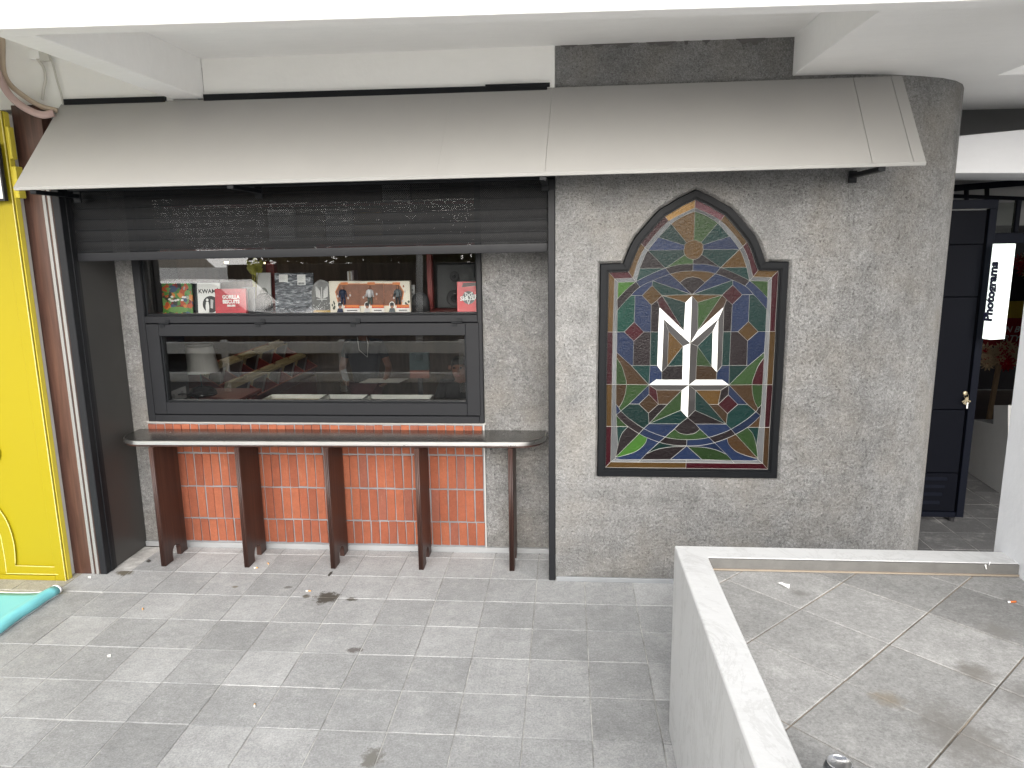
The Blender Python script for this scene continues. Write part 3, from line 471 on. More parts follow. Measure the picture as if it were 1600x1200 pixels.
wp = thing('wood_pilaster', 'walnut brown wood board with two pale metal strips between yellow facade and jamb', 'facade panel', (-2.96, -.03, 0))
MB().box(-3.052, -2.873, -.058, .03, 0, 2.93).build('board', M_WPAN, wp, bevel=.002)
for x in (-2.928, -2.896): MB().box(x, x+.0195, -.066, -.056, 0, 2.60).build('metal_strip', M_STRIPE, wp, bevel=.0015)
MB().box(-3.12, -3.054, -.11, -.03, 0, 2.88).build('white_filler', simple('white filler board', (.72, .71, .68), .5), wp, bevel=.002)

# ---------------------------------------------------------------- yellow facade
YP = -.150
yf = thing('yellow_facade', 'bright yellow moulded shopfront panel cut off at the left edge', 'facade panel', (-3.4, YP, 0))
MB().box(-4.4, -3.05, YP, -.11, 0, 2.88).build('panel', M_YEL, yf, bevel=.002)
MB().box(-3.102, -3.036, YP-.016, -.112, .0, 2.885).build('border', M_YEL, yf, bevel=.002)
MB().box(-3.0375, -3.034, YP-.0185, YP-.012, .0, 2.885).build('worn_edge', M_YELW, yf)
MB().box(-3.036, -3.030, -.148, -.111, 0, 2.88).build('side_return', M_YELSHADE, yf)
MB().box(-4.4, -3.1025, YP-.0155, YP-.0005, .0, .032).build('plinth_rail', M_YEL, yf, bevel=.002)
def ypt(zx, zy): return aty(zx/3.75, 600+zy/3.75, YP-.01)
outer_ = [ypt(-60, 780), ypt(0, 872), ypt(18, 945), ypt(33, 1030), ypt(42, 1108), ypt(345, 1114)]
inner_ = [ypt(-60, 660), ypt(0, 738), ypt(38, 795), ypt(68, 870), ypt(88, 960), ypt(94, 1062), ypt(322, 1070)]
def smoothp(P, n=4):
    P = [Vector(p) for p in P]; Q = []
    for i in range(len(P)-1):
        p0 = P[i-1] if i else 2*P[0]-P[1]; p1, p2 = P[i], P[i+1]; p3 = P[i+2] if i+2 < len(P) else 2*P[-1]-P[-2]
        for k in range(n):
            t = k/n; Q.append(.5*((2*p1)+(-p0+p2)*t+(2*p0-5*p1+4*p2-p3)*t*t+(-p0+3*p1-3*p2+p3)*t**3))
    Q.append(P[-1]); return Q
oo = smoothp(outer_[:5])+[outer_[5]]; ii = smoothp(inner_[:6])+[inner_[6]]
bd = MB(); n_ = min(len(oo), len(ii))
def resample(P, n):
    L = [0]
    for a, c in zip(P, P[1:]): L.append(L[-1]+(c-a).length)
    out = []
    for k in range(n):
        s_ = L[-1]*k/(n-1); j = max(i for i in range(len(L)) if L[i] <= s_+1e-9); j = min(j, len(P)-2)
        out.append(P[j].lerp(P[j+1], (s_-L[j])/(L[j+1]-L[j])))
    return out
# key correspondence: arch part and straight part kept separate
oa, ia = resample(oo[:-1], 18), resample(ii[:-1], 18)
for A, B, y in ((oa, ia, YP-.014),):
    for k in range(17):
        f = [Vector((p.x, y, p.z)) for p in (A[k], A[k+1], B[k+1], B[k])]
        bd.prism(f, (0, .016, 0))
f = [Vector((p.x, YP-.014, p.z)) for p in (oo[-2], oo[-1], ii[-1], ii[-2])]; bd.prism(f, (0, .016, 0))
bd.build('moulding_band', M_YEL, yf)
for P, nm in ((oo, 'moulding_bead'), (ii, 'moulding_bead')):
    MB().tube([Vector((p.x, YP-.015, p.z)) for p in P], (.0028), 6).build(nm, M_YELW, yf, smooth=True)
c_ = aty(-22, 706, YP)
bs = MB().lathe([(.001, .05), (.05, .048), (.085, .034), (.1, .012), (.102, 0)][::-1], n=32); bs.xf(T(c_.x, YP, c_.z) @ Matrix.Rotation(math.pi/2, 4, 'X')).build('round_boss', M_YEL, yf, smooth=True)
for (zz0, zz1, xx, d_) in [(2.62, 2.80, -3.03, -.1), (2.40, 2.58, -3.02, -.085)]:
    MB().box(xx-.02, xx+.012, -.145, d_, zz0, zz1).build('cap_block', M_YELSHADE, yf, bevel=.004)
ws = thing('wall_sign', 'white sign board with black frame, only its corner showing at the left edge', 'sign', aty(-40, 316, -.22))
p0, p1 = aty(-120, 316, -.22), aty(9, 315, -.22); p1.z = aty(0, 222, -.22).z
MB().box(p0.x, p1.x-.01, -.215, -.2, p0.z+.012, p1.z).build('board', simple('white sign face', (.75, .75, .72), .4), ws)
MB().box(p0.x, p1.x, -.224, -.198, p0.z, p0.z+.012).build('frame', M_BLACK, ws); MB().box(p1.x-.010, p1.x, -.224, -.198, p0.z+.012, p1.z).build('frame', M_BLACK, ws)

# ---------------------------------------------------------------- awning
aw = thing('metal_awning', 'sloping greige sheet metal awning running across the whole shopfront', 'awning', (-.4, -.02, 2.43))
def awp(x, t, off=0):           # t: 0 top, 1 bottom
    k = (x+2.769)/(4.742)
    top = Vector((-2.769+k*4.742, -.02, 2.936+k*.022)); bot = Vector((-2.838+k*4.802, -.40, 2.440+k*.036))
    n = Vector((0, -.496, .38)).normalized(); return top.lerp(bot, t)+n*off
cuts = [-2.769, -.456, .103, 1.718, 1.914, 1.973]
for a, c in zip(cuts, cuts[1:]):
    g0 = .0001 if c == -.456 or a == -.456 else .0016
    A, B = a+g0*.6, c-g0*.6
    MB().hexa([awp(A, 1, -.012), awp(B, 1, -.012), awp(B, 0, -.012), awp(A, 0, -.012), awp(A, 1), awp(B, 1), awp(B, 0), awp(A, 0)]).build('awning_panel', M_AWN, aw, bevel=.0008)
MB().hexa([awp(-2.768, .995, -.03), awp(1.972, .995, -.03), awp(1.972, .004, -.03), awp(-2.768, .004, -.03), awp(-2.768, .995, -.0125), awp(1.972, .995, -.0125), awp(1.972, .004, -.0125), awp(-2.768, .004, -.0125)]).build('backing_sheet', M_DARK2, aw)
q0, q1 = awp(-2.769, 1), awp(1.973, 1)
MB().hexa([q0+Vector((0, .004, -.017)), q1+Vector((0, .004, -.017)), q1+Vector((0, .03, -.017)), q0+Vector((0, .03, -.017)), q0+Vector((0, -.002, 0)), q1+Vector((0, -.002, 0)), q1+Vector((0, .02, -.004)), q0+Vector((0, .02, -.004))]).build('bottom_lip', M_AWNLIP, aw, bevel=.001)
for x in (-2.74, -1.62, .06, 1.76):
    y1 = .0 if x > .1 else -.01; z = awp(x, 1).z-.030
    br = MB().box(x-.018, x+.018, -.385, y1, z-.008, z+.014); br.box(x-.022, x+.022, y1-.012, y1, z-.036, z+.03)
    br.build('support_arm', M_DARK2, aw, bevel=.002)
fl = MB().box(-2.745, -2.13, -.03, -.006, 2.93, 2.962); fl.box(-1.90, .075, -.03, -.006, 2.93, 2.966); fl.box(-.27, .09, -.034, -.03, 2.95, 2.974)
tag(fl.build('flashing_strip', M_DARK2, bevel=.002), 'dark metal flashing strip along the top edge of the awning', 'flashing')

# ---------------------------------------------------------------- roller shutter
t = NT('perforated shutter steel')
def lattice(off):
    fr = t.new('ShaderNodeVectorMath', operation='FRACTION'); t.link(t.mapping((84, 0, 105), loc=(off, .5, off)), fr.inputs[0])
    sb = t.new('ShaderNodeVectorMath', operation='SUBTRACT'); t.link(fr.outputs[0], sb.inputs[0]); sb.inputs[1].default_value = (.5, .5, .5)
    ln = t.new('ShaderNodeVectorMath', operation='LENGTH'); t.link(sb.outputs[0], ln.inputs[0]); return ln.outputs['Value']
hole = t.math('LESS_THAN', t.math('MINIMUM', lattice(0), lattice(.5)), .15)
t.color(t.ramp(t.noise(3, 5), [(.3, lin(15, 16, 18)), (.7, lin(22, 23, 25))])); t.rough(.5); t.b.inputs['Specular IOR Level'].default_value = .15
tr = t.new('ShaderNodeBsdfTransparent'); mx = t.new('ShaderNodeMixShader'); t.link(hole, mx.inputs[0]); t.link(t.b.outputs[0], mx.inputs[1]); t.link(tr.outputs[0], mx.inputs[2]); t.link(mx.outputs[0], t.out.inputs[0])
M_SLAT = t.m
sh = thing('roller_shutter', 'half raised charcoal roller shutter with perforated slats above the shop window', 'roller shutter', (-1.375, .045, 2.092))
sh.rotation_euler = (0, -.0088, 0)
HW = 1.446; pz = .0645
slat = MB()
for k in range(6):      # gently bowed perforated face
    z0, z1 = .012+k*.0475/6, .012+(k+1)*.0475/6; yb = lambda z: -.0014*math.sin(math.pi*(z-.012)/.0475)
    slat.quad((-HW, yb(z0), z0), (HW, yb(z0), z0), (HW, yb(z1), z1), (-HW, yb(z1), z1))
sl_face = slat.mesh('slat', M_SLAT, smooth=True)
lipm = MB().box(-HW, HW, -.0065, .004, 0.001, .0045).box(-HW, HW, -.0035, .004, .0065, .0115).box(-HW, HW, .0015, .0045, .0595, .0645).mesh('slat_hinge', M_DARK2, bevel=.0008)
for k in range(8):
    s_ = bpy.data.objects.new('slat', sl_face); COL.objects.link(s_); s_.parent = sh; s_.location = (0, 0, .0+k*pz); ORG[s_.name] = Vector((0, 0, 0))
    h_ = bpy.data.objects.new('slat_hinge', lipm); COL.objects.link(h_); h_.parent = s_
bb = MB().box(-HW, HW, -.012, .012, -.052, -.002).mesh('bottom_bar', M_DARK, bevel=.004, seg=2)
o = bpy.data.objects.new('bottom_bar', bb); COL.objects.link(o); o.parent = sh; o.location = (0, 0, 0)
hb = MB().box(-2.82, .118, .008, .085, 2.452, 2.62).build('shutter_housing', M_DARK, bevel=.004)
hb.rotation_euler = (0, -.0065, 0)
tag(hb, 'charcoal shutter box just under the awning edge', 'shutter box')

# ---------------------------------------------------------------- shop window
YW = YR-.03
sw = thing('shop_window', 'charcoal aluminium shop window with fixed upper pane and hinged lower sash', 'window', (-1.53, YW, .923))
X0, X1, Z0, Z1 = -2.700, -.364, .924, 2.62
fr = MB(); fr.box(X0, X0+.052, YW, YW+.09, Z0, Z1); fr.box(X1-.030, X1, YW, YW+.09, Z0, Z1); fr.box(X0+.052, X1-.030, YW, YW+.09, Z0, Z0+.048); fr.box(X0+.052, X1-.030, YW, YW+.09, 1.605, 1.652); fr.box(X0+.052, X1-.03, YW, YW+.09, 2.57, Z1)
fr.build('frame', M_DARK, sw, bevel=.003)
MB().box(X0+.0525, X1-.0305, YW+.03, YW+.085, 1.6525, 1.664).box(X0+.0525, X0+.064, YW+.03, YW+.085, 1.664, 2.569).box(X1-.0395, X1-.0305, YW+.03, YW+.085, 1.664, 2.569).build('glazing_bead', M_DARK2, sw, bevel=.002)
a0, a1, b0, b1 = -2.643, -.385, .979, 1.600
ss = MB().box(a0, a0+.088, YW-.006, YW+.06, b0, b1); ss.box(a1-.088, a1, YW-.006, YW+.06, b0, b1); ss.box(a0+.088, a1-.088, YW-.006, YW+.06, b0, b0+.084); ss.box(a0+.088, a1-.088, YW-.006, YW+.06, b1-.082, b1)
sash = ss.build('sash', M_DARK, sw, bevel=.003)
MB().box(a0+.0885, a1-.0885, YW+.006, YW+.055, b0+.0845, b0+.094).box(a0+.0885, a0+.098, YW+.006, YW+.055, b0+.094, b1-.0825).box(a1-.098, a1-.0885, YW+.006, YW+.055, b0+.094, b1-.0825).build('glazing_bead', M_DARK2, sash, bevel=.002)
for x in (-2.508, -1.847, -1.200, -.527):
    h = MB().tube([(x-.035, YW-.012, 1.603), (x+.035, YW-.012, 1.603)], .007, 8); h.box(x+.0, x+.034, YW-.006, YW-.001, 1.603, 1.63); h.box(x-.034, x, YW-.011, YW-.007, 1.578, 1.603)
    h.build('hinge', M_DARK2, sw, bevel=.001)
MB().box(a0+.09, a1-.09, YW+.030, YW+.034, b0+.085, b1-.083).build('glass_pane', M_GLASS, sash)
MB().box(X0+.053, X1-.031, YW+.050, YW+.054, 1.654, 2.568).build('glass_pane', M_GLASS, sw)

# ---------------------------------------------------------------- bar counter
bc = thing('bar_counter', 'long narrow steel topped bar counter on five dark wood panel legs', 'counter', (-1.37, .25, 0))
CZ = .872
def cy0(x): return .105+.018*(x+1.37)
pl = rrect(-2.775, .052, 0, .31, .17, 7, (1, 1, 0, 0))
pl = [(x, y+cy0(x)) for x, y in pl if True]
def plate(P, z0, z1): return MB().prism([(x, y, z0) for x, y in P], (0, 0, z1-z0))
plate(pl, CZ-.030, CZ-.003).build('steel_edge', M_STAIN, bc, bevel=.005, seg=3)
ins_ = offset([(x, y) for x, y in pl], -.006); plate([(x, y) for x, y in ins_], CZ-.0025, CZ).build('steel_top', M_STEELT, bc, bevel=.001)
plate([(x, y) for x, y in offset(pl, -.012)], CZ-.044, CZ-.0305).build('underside_board', M_WLEG, bc, bevel=.002)
side = [(0, 0)]
def legprof():
    L = .285; P = [(0, 0), (.098, 0)]
    P.append((.098, .028))
    for k in range(9):
        a = math.pi-k*math.pi/8; P.append((.148+.05*math.cos(a), .045+.052*math.sin(a)))
    P += [(.198, 0), (L, 0), (L, CZ-.0445), (0, CZ-.0445)]
    return P
lp = legprof()
for x in (-2.515, -1.943, -1.357, -.768, -.170):
    y0 = cy0(x)-.012
    lm = MB().prism([(x-.015, y0+a, z) for a, z in lp], (.032, 0, 0)).build('leg', M_WLEG, bc, bevel=.0015)
    rd = MB()
    for k in (-1, 0, 1): rd.tube([(x+.001+k*.0098, y0-.0005, .004), (x+.001+k*.0098, y0-.0005, CZ-.046)], .0052, 8)
    rd.build('reeded_edge', M_WLEG, lm, smooth=True)

# ---------------------------------------------------------------- arched stained glass window
sg = thing('stained_glass_window', 'black framed arched stained glass window with white line emblem set in the concrete wall', 'stained glass window', (SGX, .03, .73))
prof = [(0.0, .05), (0.0, .016), (.009, .016), (.0095, .006), (.014, .0055), (.0145, .001), (.046, .001), (.0495, .006), (.0495, .085)]
fm = MB(); L_ = [offset(SGP, w_) if w_ else SGP for w_, y in prof]; n = len(SGP)
for (A, ya), (B, yb) in zip(zip(L_, [y for _, y in prof]), list(zip(L_, [y for _, y in prof]))[1:]):
    for i in range(n): fm.quad((A[i-1][0], ya, A[i-1][1]), (A[i][0], ya, A[i][1]), (B[i][0], yb, B[i][1]), (B[i-1][0], yb, B[i-1][1]))
fm.build('frame', simple('black window frame', lin(16, 18, 21), .5, 0, .1, 5, .05, 90, 0, .15), sg)
def pane_mat(name, c, rough=.07, bs=85, bst=.5, spec=.16):
    t = NT(name); r = t.rnd(); pos = t.co()
    v = t.math('MULTIPLY', t.grey(r, .72, 1.28), t.grey(t.noise(9, 4, .6, src=pos), .75, 1.25))
    m_ = t.new('ShaderNodeVectorMath', operation='SCALE'); m_.inputs[0].default_value = c[:3]; t.link(v, m_.inputs['Scale']); t.color(m_.outputs[0])
    t.rough(rough); t.b.inputs['Specular IOR Level'].default_value = spec; t.b.inputs['Coat Weight'].default_value = .0
    t.bump(t.math('ADD', t.noise(bs, 3, .6, src=pos, dist=.5), t.math('MULTIPLY', t.noise(bs*2.3, 2, .5, src=pos), .5)), bst, .006); return t.m
PAL = dict(A=lin(60, 43, 18), Y=lin(123, 95, 54), R=lin(42, 5, 13), N=lin(69, 39, 45), G=lin(31, 50, 24), T=lin(9, 35, 33), B=lin(20, 31, 54), P=lin(23, 18, 20), O=lin(48, 34, 20), g=lin(46, 80, 28), t=lin(7, 54, 45))  # t: teal with a bright reflection kept in its colour
PM = {k: pane_mat('%s cathedral glass' % nm, PAL[k]) for k, nm in dict(A='amber', Y='pale gold', R='ruby', N='rose', G='green', T='teal', B='blue', P='plum', O='brown', g='bright green', t='sea green').items()}
PM['S'] = pane_mat('frosted border glass', (.115, .12, .124, 1), .3, 190, .9); PM['W'] = simple('white bevelled glass', (.86, .87, .86), .12, 0, .02); PM['K'] = simple('smoked bevelled glass', (.035, .033, .033), .06, 0, .1)  # emblem bevels: sky glint painted white, turned-away halves painted dark
NM = dict(S='border_glass', W='emblem_bevel', K='emblem_shade')
rg_ = random.Random(5)
for cc, f in SGF:
    P = [(SGX+SGV[k][0]/1e4, SGV[k][1]/1e4) for k in f]; y = .030+rg_.uniform(0, .0012)
    cx_ = sum(p[0] for p in P)/len(P); cz_ = sum(p[1] for p in P)/len(P); tx, tz = rg_.uniform(-.012, .012), rg_.uniform(-.012, .012)
    pts = [(x, y+(x-cx_)*tx+(z-cz_)*tz, z) for x, z in P]
    MB().prism(pts, (0, .004, 0)).build(NM.get(cc, 'glass_pane'), PM[cc], sg)
ED = set()
for cc, f in SGF:
    for a, c in zip(f, f[1:]+f[:1]): ED.add((min(a, c), max(a, c)))
lc = MB(); hw = .0019
for a, c in sorted(ED):
    p, q = Vector((SGX+SGV[a][0]/1e4, .0, SGV[a][1]/1e4)), Vector((SGX+SGV[c][0]/1e4, 0, SGV[c][1]/1e4)); d = (q-p)
    if d.length < 1e-6: continue
    d.normalize(); nn = Vector((-d.z, 0, d.x))*hw; yb, yt = Vector((0, .0335, 0)), Vector((0, .0268, 0))
    lc.add([p-nn+yb, p+yt, p+nn+yb, q-nn+yb, q+yt, q+nn+yb], [(0, 1, 4, 3), (1, 2, 5, 4)])
tag(lc.build('lead_came', simple('bright lead came', (.52, .515, .49), .35, .2), sg), kind='stuff')
# ================================================================ RIGHT SIDE: terrace, pillar, passage
pw = MB()
pw.prism([(.635, -1.412, 0), (1.95, -1.412, 0), (1.95, -1.524, 0), (.752, -1.524, 0), (.752, -5.2, 0), (.648, -5.2, 0)], (0, 0, .862))
pwo = pw.build('parapet_wall', M_PARA, bevel=.004); tag(pwo, 'low white L shaped parapet wall around the tiled terrace in the right foreground', 'low wall')
MB().box(.7525, 1.93, -1.533, -1.5245, .8165, .8608).build('cement_upstand', simple('bare cement strip', (.115, .112, .106), .9, 0, .35, 14, .4, 60), pwo)
MB().box(.7525, 1.93, -1.541, -1.5335, .8158, .822).build('sand_joint', simple('sandy joint filler', (.25, .21, .165), .9, 0, .25, 30), pwo)
dr = MB()
for u, w0, v1 in ((1541, 5, 889), (1547, 3, 878)):
    p = aty(u, 871, -1.5365); p.z = .8605; q = aty(u, v1, -1.5365); dr.tube([p, p.lerp(q, .5), q], [w0*.0007, w0*.0004, w0*.0006], 6)
dr.build('paint_drip', M_WHITE, pwo, smooth=True)
pil = MB().box(1.932, 2.40, -2.6, -1.358, .0, 2.977).build('white_pillar', M_WHITE2, bevel=.004); tag(pil, 'broad white painted pillar at the right edge, rising beside the terrace', 'pillar')
tf = tag(MB().box(.753, 1.931, -5.2, -1.5335, .76, .811).build('terrace_floor', M_GROUTT, org=(0, 0, .811)), kind='structure')
def clip(P, ax, val, keep_gt):
    Q = []
    for i in range(len(P)):
        a, c = P[i-1], P[i]; ia = (a[ax] > val) == keep_gt; ic = (c[ax] > val) == keep_gt
        if ia != ic: k = (val-a[ax])/(c[ax]-a[ax]); Q.append((a[0]+(c[0]-a[0])*k, a[1]+(c[1]-a[1])*k))
        if ic: Q.append(c)
    return Q
e1, e2 = Vector((.2185, .2135)), Vector((.2135, -.2185)); o0 = Vector((1.230, -2.055))
for i in range(-12, 8):
    for j in range(-9, 12):
        g = .0075
        c0 = o0+e1*i+e2*j; P = [c0+e1*g+e2*g, c0+e2*g+e1*(1-g), c0+e1*(1-g)+e2*(1-g), c0+e1*g+e2*(1-g)]
        P = [(p.x, p.y) for p in P]
        if area([Vector(p) for p in P]) < 0: P.reverse()
        for ax, val, kg in ((0, .7545, True), (0, 1.9305, False), (1, -1.541, False), (1, -3.5, True)):
            P = clip(P, ax, val, kg)
            if len(P) < 3: break
        if len(P) < 3: continue
        P = [p for k, p in enumerate(P) if (Vector(p)-Vector(P[k-1])).length > .004]
        if len(P) < 3 or abs(area(P)) < .0006: continue
        tb = tile_mesh([(x, y) for x, y in P], .012, .0022)
        for p in tb.v: p.z += .815+0
        dz = random.uniform(-.001, .0008)
        for p in tb.v: p.z += dz
        o = tb.build('paving_tile', M_TILET, tf, clean=False)
# things lying on the terrace
cn = thing('drink_can', 'silver drink can standing on the terrace, cut off by the bottom edge of the picture', 'can', (.808, -2.773, .815))
M_ALU = simple('can aluminium', (.62, .62, .63), .28, 1.0, .05); M_CANB = simple('dark printed can', (.05, .055, .06), .35, .3)
MB().lathe([(.024, 0), (.0265, .003), (.033, .011), (.033, .103), (.0262, .1165), (.022, .112), (.001, .112)], cn.location, 32).build('can_body', M_CANB, cn, smooth=True)
MB().lathe([(.0268, .1165), (.0275, .1185), (.0265, .1198), (.0245, .119), (.0235, .1145), (.001, .1145)], cn.location, 32).build('can_rim', M_ALU, cn, smooth=True)
MB().prism([(.808+x, -2.773+y, .93) for x, y in rrect(-.009, .009, -.018, .006, .008, 5)], (0, 0, .0014)).build('ring_pull', M_ALU, cn)
MB().prism([(.808+x, -2.773+y, .9297) for x, y in rrect(-.010, .010, .004, .019, .007, 5)], (0, 0, .0008)).build('opening', M_BLACK, cn)
def scrap(name, label, cat, pts, z, m, lift=.006, group=None):
    b = MB(); n = len(pts); c = Vector((sum(p[0] for p in pts)/n, sum(p[1] for p in pts)/n))
    top = [(p[0], p[1], z+.0015+(lift if k % 2 else 0)) for k, p in enumerate(pts)]
    b.add(top+[(c.x, c.y, z+lift*.7)], [(i, (i+1) % n, n) for i in range(n)]); b.add([(x, y, zz-.0008) for x, y, zz in top]+[(c.x, c.y, z+lift*.7-.0008)], [((i+1) % n, i, n) for i in range(n)])
    return tag(b.build(name, m), label, cat, group)
M_PAPER = simple('white paper', (.82, .82, .80), .7); M_TAN = simple('cigarette filter', (.62, .34, .12), .7); M_DKS = simple('dark scrap', (.05, .045, .04), .8)
scrap('paper_scrap', 'torn white paper scrap lying on the terrace tiles near the back parapet', 'paper scrap', [(p.x, p.y) for p in [atz(u, v, .815) for u, v in [(1215, 911), (1222, 913), (1226, 912), (1234, 916), (1233, 920), (1224, 918)]]], .815, M_PAPER)
scrap('paint_chip', 'small white paint chip stuck beside the terrace back parapet', 'paint chip', [(p.x, p.y) for p in [atz(u, v, .817) for u, v in [(1438, 886), (1441, 881), (1445, 878), (1443, 887), (1440, 890)]]], .8165, M_PAPER)
def butt(label, u, v, z, ang, L=.026, white=.45, m=None):
    c = atz(u, v, z); t_ = thing('cigarette_butt', label, 'cigarette butt', (c.x, c.y, z), 'cigarette butts')
    d = Vector((math.cos(ang), math.sin(ang), 0)); a = Vector((c.x, c.y, z+.0042))-d*L/2; k = a+d*L*white; e = a+d*L
    MB().tube([a, k], .0038, 8).build('paper', M_PAPER, t_, smooth=True); MB().tube([k, e], .004, 8).build('filter', m or M_TAN, t_, smooth=True)
butt('orange cigarette butt on the terrace tiles near the white pillar', 1581, 942, .815, .15, .03, .25, simple('orange filter', (.48, .13, .03), .7))
butt('tan cigarette butt between the second and third counter legs', 400, 888, 0, .2)
butt('brown cigarette butt beside a counter leg, right of the tan one', 419, 881, 0, -.9, .024, .1)
butt('white and tan cigarette butt on the paving below the third leg', 482, 924, 0, .0, .032)
butt('tan cigarette butt alone on the paving right of the banner', 223, 952, 0, -1.0, .022, .2)
butt('pale cigarette filter end in the middle of the front paving', 398, 1103, 0, 1.9, .02, .5)
scrap('paper_scrap', 'white paper scrap on the paving in front of the rolled banner', 'paper scrap', [(p.x, p.y) for p in [atz(u, v) for u, v in [(167, 1024), (173, 1023), (173, 1027), (168, 1028)]]], 0, M_PAPER, .003)
scrap('paper_scrap', 'white paper scrap on the floor before the wood board pilaster', 'paper scrap', [(p.x, p.y) for p in [atz(u, v) for u, v in [(137, 901), (142, 901), (142, 904), (138, 904)]]], 0, M_PAPER, .003)
scrap('dead_leaf', 'dark shrivelled leaf on the paving below the third counter leg', 'leaf', [(p.x, p.y) for p in [atz(u, v) for u, v in [(512, 899), (516, 895), (520, 893), (518, 898), (514, 901)]]], 0, M_DKS, .004)
scrap('dead_leaf', 'black crumb of leaf by the steel reveal panel at the left', 'leaf', [(p.x, p.y) for p in [atz(u, v) for u, v in [(228, 877), (233, 875), (236, 877), (231, 880)]]], 0, M_DKS, .006)

# passage: lintel, back walls, gate, transom, light sign, flower stands, ramp wall
li = MB().prism([aty(1480, 270.5, .8), aty(1760, 270.5, .8), aty(1760, 187, .8), aty(1480, 214, .8)], (0, .56, 0)).build('white_lintel', M_WHITE2, bevel=.003); tag(li, 'white painted lintel over the passage beyond the curved concrete wall', 'lintel')
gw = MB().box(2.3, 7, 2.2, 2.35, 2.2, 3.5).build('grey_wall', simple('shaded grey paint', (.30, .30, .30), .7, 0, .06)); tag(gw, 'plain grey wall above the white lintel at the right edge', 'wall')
GY = 1.12
gt = thing('metal_gate', 'tall navy black metal gate panel with louvred bottom in the passage', 'gate', (2.8, GY, 0))
M_NAVY = simple('navy black steel', lin(9, 11, 18), .5, 0, .12, 2, .03, 30, 0, .06); M_NAVY2 = simple('navy frame steel', lin(13, 16, 25), .5, 0, .1, 3, 0, 60, 0, .08)
gx0, gx1 = 2.25, 3.165
zl = lambda v: aty(1480, v, GY).z
MB().box(gx1-.052, gx1, GY-.01, GY+.04, .035, 2.30).build('frame_stile', M_NAVY2, gt, bevel=.003)
MB().box(gx0, gx1, GY-.012, GY+.045, 2.302, 2.362).build('frame_head', M_NAVY2, gt, bevel=.003)
MB().box(gx0, gx1-.055, GY-.006, GY+.04, .035, .075).build('frame_sill', M_NAVY2, gt, bevel=.003)
zz = [2.292, aty(1500, 382, GY).z, aty(1500, 464, GY).z, aty(1480, 640, GY).z, aty(1470, 739, GY).z, .078]
for a, c in zip(zz, zz[1:]): MB().box(gx0, gx1-.064, GY+.002, GY+.03, c+.0025, a-.0025).build('gate_panel', M_NAVY, gt, bevel=.003)
for k, v in enumerate((748, 760, 772, 785)):
    z = aty(1470, v, GY).z; lv = MB().hexa([(2.4, GY-.016, z-.010), (3.02-.012*k, GY-.016, z-.010), (3.02-.012*k, GY+.001, z+.006), (2.4, GY+.001, z+.006), (2.4, GY-.016, z-.007), (3.02-.012*k, GY-.016, z-.007), (3.02-.012*k, GY+.001, z+.012), (2.4, GY+.001, z+.012)])
    lv.build('louvre', M_NAVY2, gt)
MB().lathe([(.02, 0), (.022, .03)], (3.09, GY+.012, .002), 12).build('foot', M_BLACK, gt)
kp = aty(1510, 618, GY-.02)
ky = thing('key_bunch', 'bunch of keys with a white tag hanging from the gate lock', 'keys', (kp.x, GY-.03, kp.z-.08))
M_BRASS = simple('worn brass', (.42, .36, .24), .35, .9)
MB().lathe([(.018, 0), (.018, .006), (.012, .009), (.001, .009)], n=16).xf(T(kp.x, GY+.001, kp.z+.012) @ Matrix.Rotation(math.pi/2, 4, 'X')).build('lock_rose', M_BRASS, gt, smooth=True)
rgp = [Vector((kp.x+.016*math.cos(a), GY-.02, kp.z-.004+.016*math.sin(a))) for a in [2*math.pi*k/12 for k in range(13)]]
MB().tube(rgp, .0016, 6, False).build('key_ring', M_BRASS, ky, smooth=True)
for k, a in enumerate((-.9, -.45, .1, .5, .95)):
    mk = MB(); mk.prism([(x, 0, z) for x, z in rrect(-.011, .011, -.022, .0, .009, 4)], (0, .002, 0)); mk.box(-.0035, .0035, 0, .002, -.05, -.021); mk.box(.0035, .0065, 0, .002, -.048, -.04)
    mk.xf(T(kp.x+.004*(k-2), GY-.024-.0025*k, kp.z-.016) @ Matrix.Rotation(a, 4, 'Y')).build('key', M_BRASS, ky)
MB().box(kp.x+.002, kp.x+.012, GY-.034, GY-.030, kp.z-.095, kp.z-.05).build('key_tag', M_PAPER, ky, bevel=.001)
# transom frame right of / above the gate
tm = thing('transom_frame', 'dark blue grey glazing bars beside and above the navy gate', 'window frame', (3.4, 1.2, 2.0))
h0_, h1_ = aty(1570, 380, 1.2).z, aty(1570, 364, 1.2).z
MB().box(3.18, 4.6, 1.18, 1.24, h0_, h1_).build('cross_bar', M_NAVY2, tm, bevel=.003)
x0_, x1_ = aty(1586, 340, 1.2).x, aty(1593, 340, 1.2).x
MB().box(x0_, x1_, 1.19, 1.23, h1_+.001, 2.36).build('glazing_post', M_NAVY, tm, bevel=.003)
MB().box(3.172, x0_-.001, 1.21, 1.214, h1_+.001, 2.345).build('glass_pane', glass('smoky glass', 1.5, (.5, .52, .5)), tm)
rt = thing('roof_truss', 'dark steel bars under the ceiling above the navy gate', 'roof frame', (3.2, 2.0, 2.4))
a_, c_ = aty(1480, 295, 2.0), aty(1640, 282, 2.0); MB().bar(a_, c_, .04, .05).build('rail', M_NAVY, rt)
for u in (1510, 1542): MB().bar(aty(u, 292, 2.0), aty(u, 322, 2.0), .025, .025, (0, 1, 0)).build('strut', M_NAVY, rt)
MB().bar(aty(1480, 306, 2.0), aty(1640, 312, 2.0), .03, .03).build('rail', M_NAVY, rt)
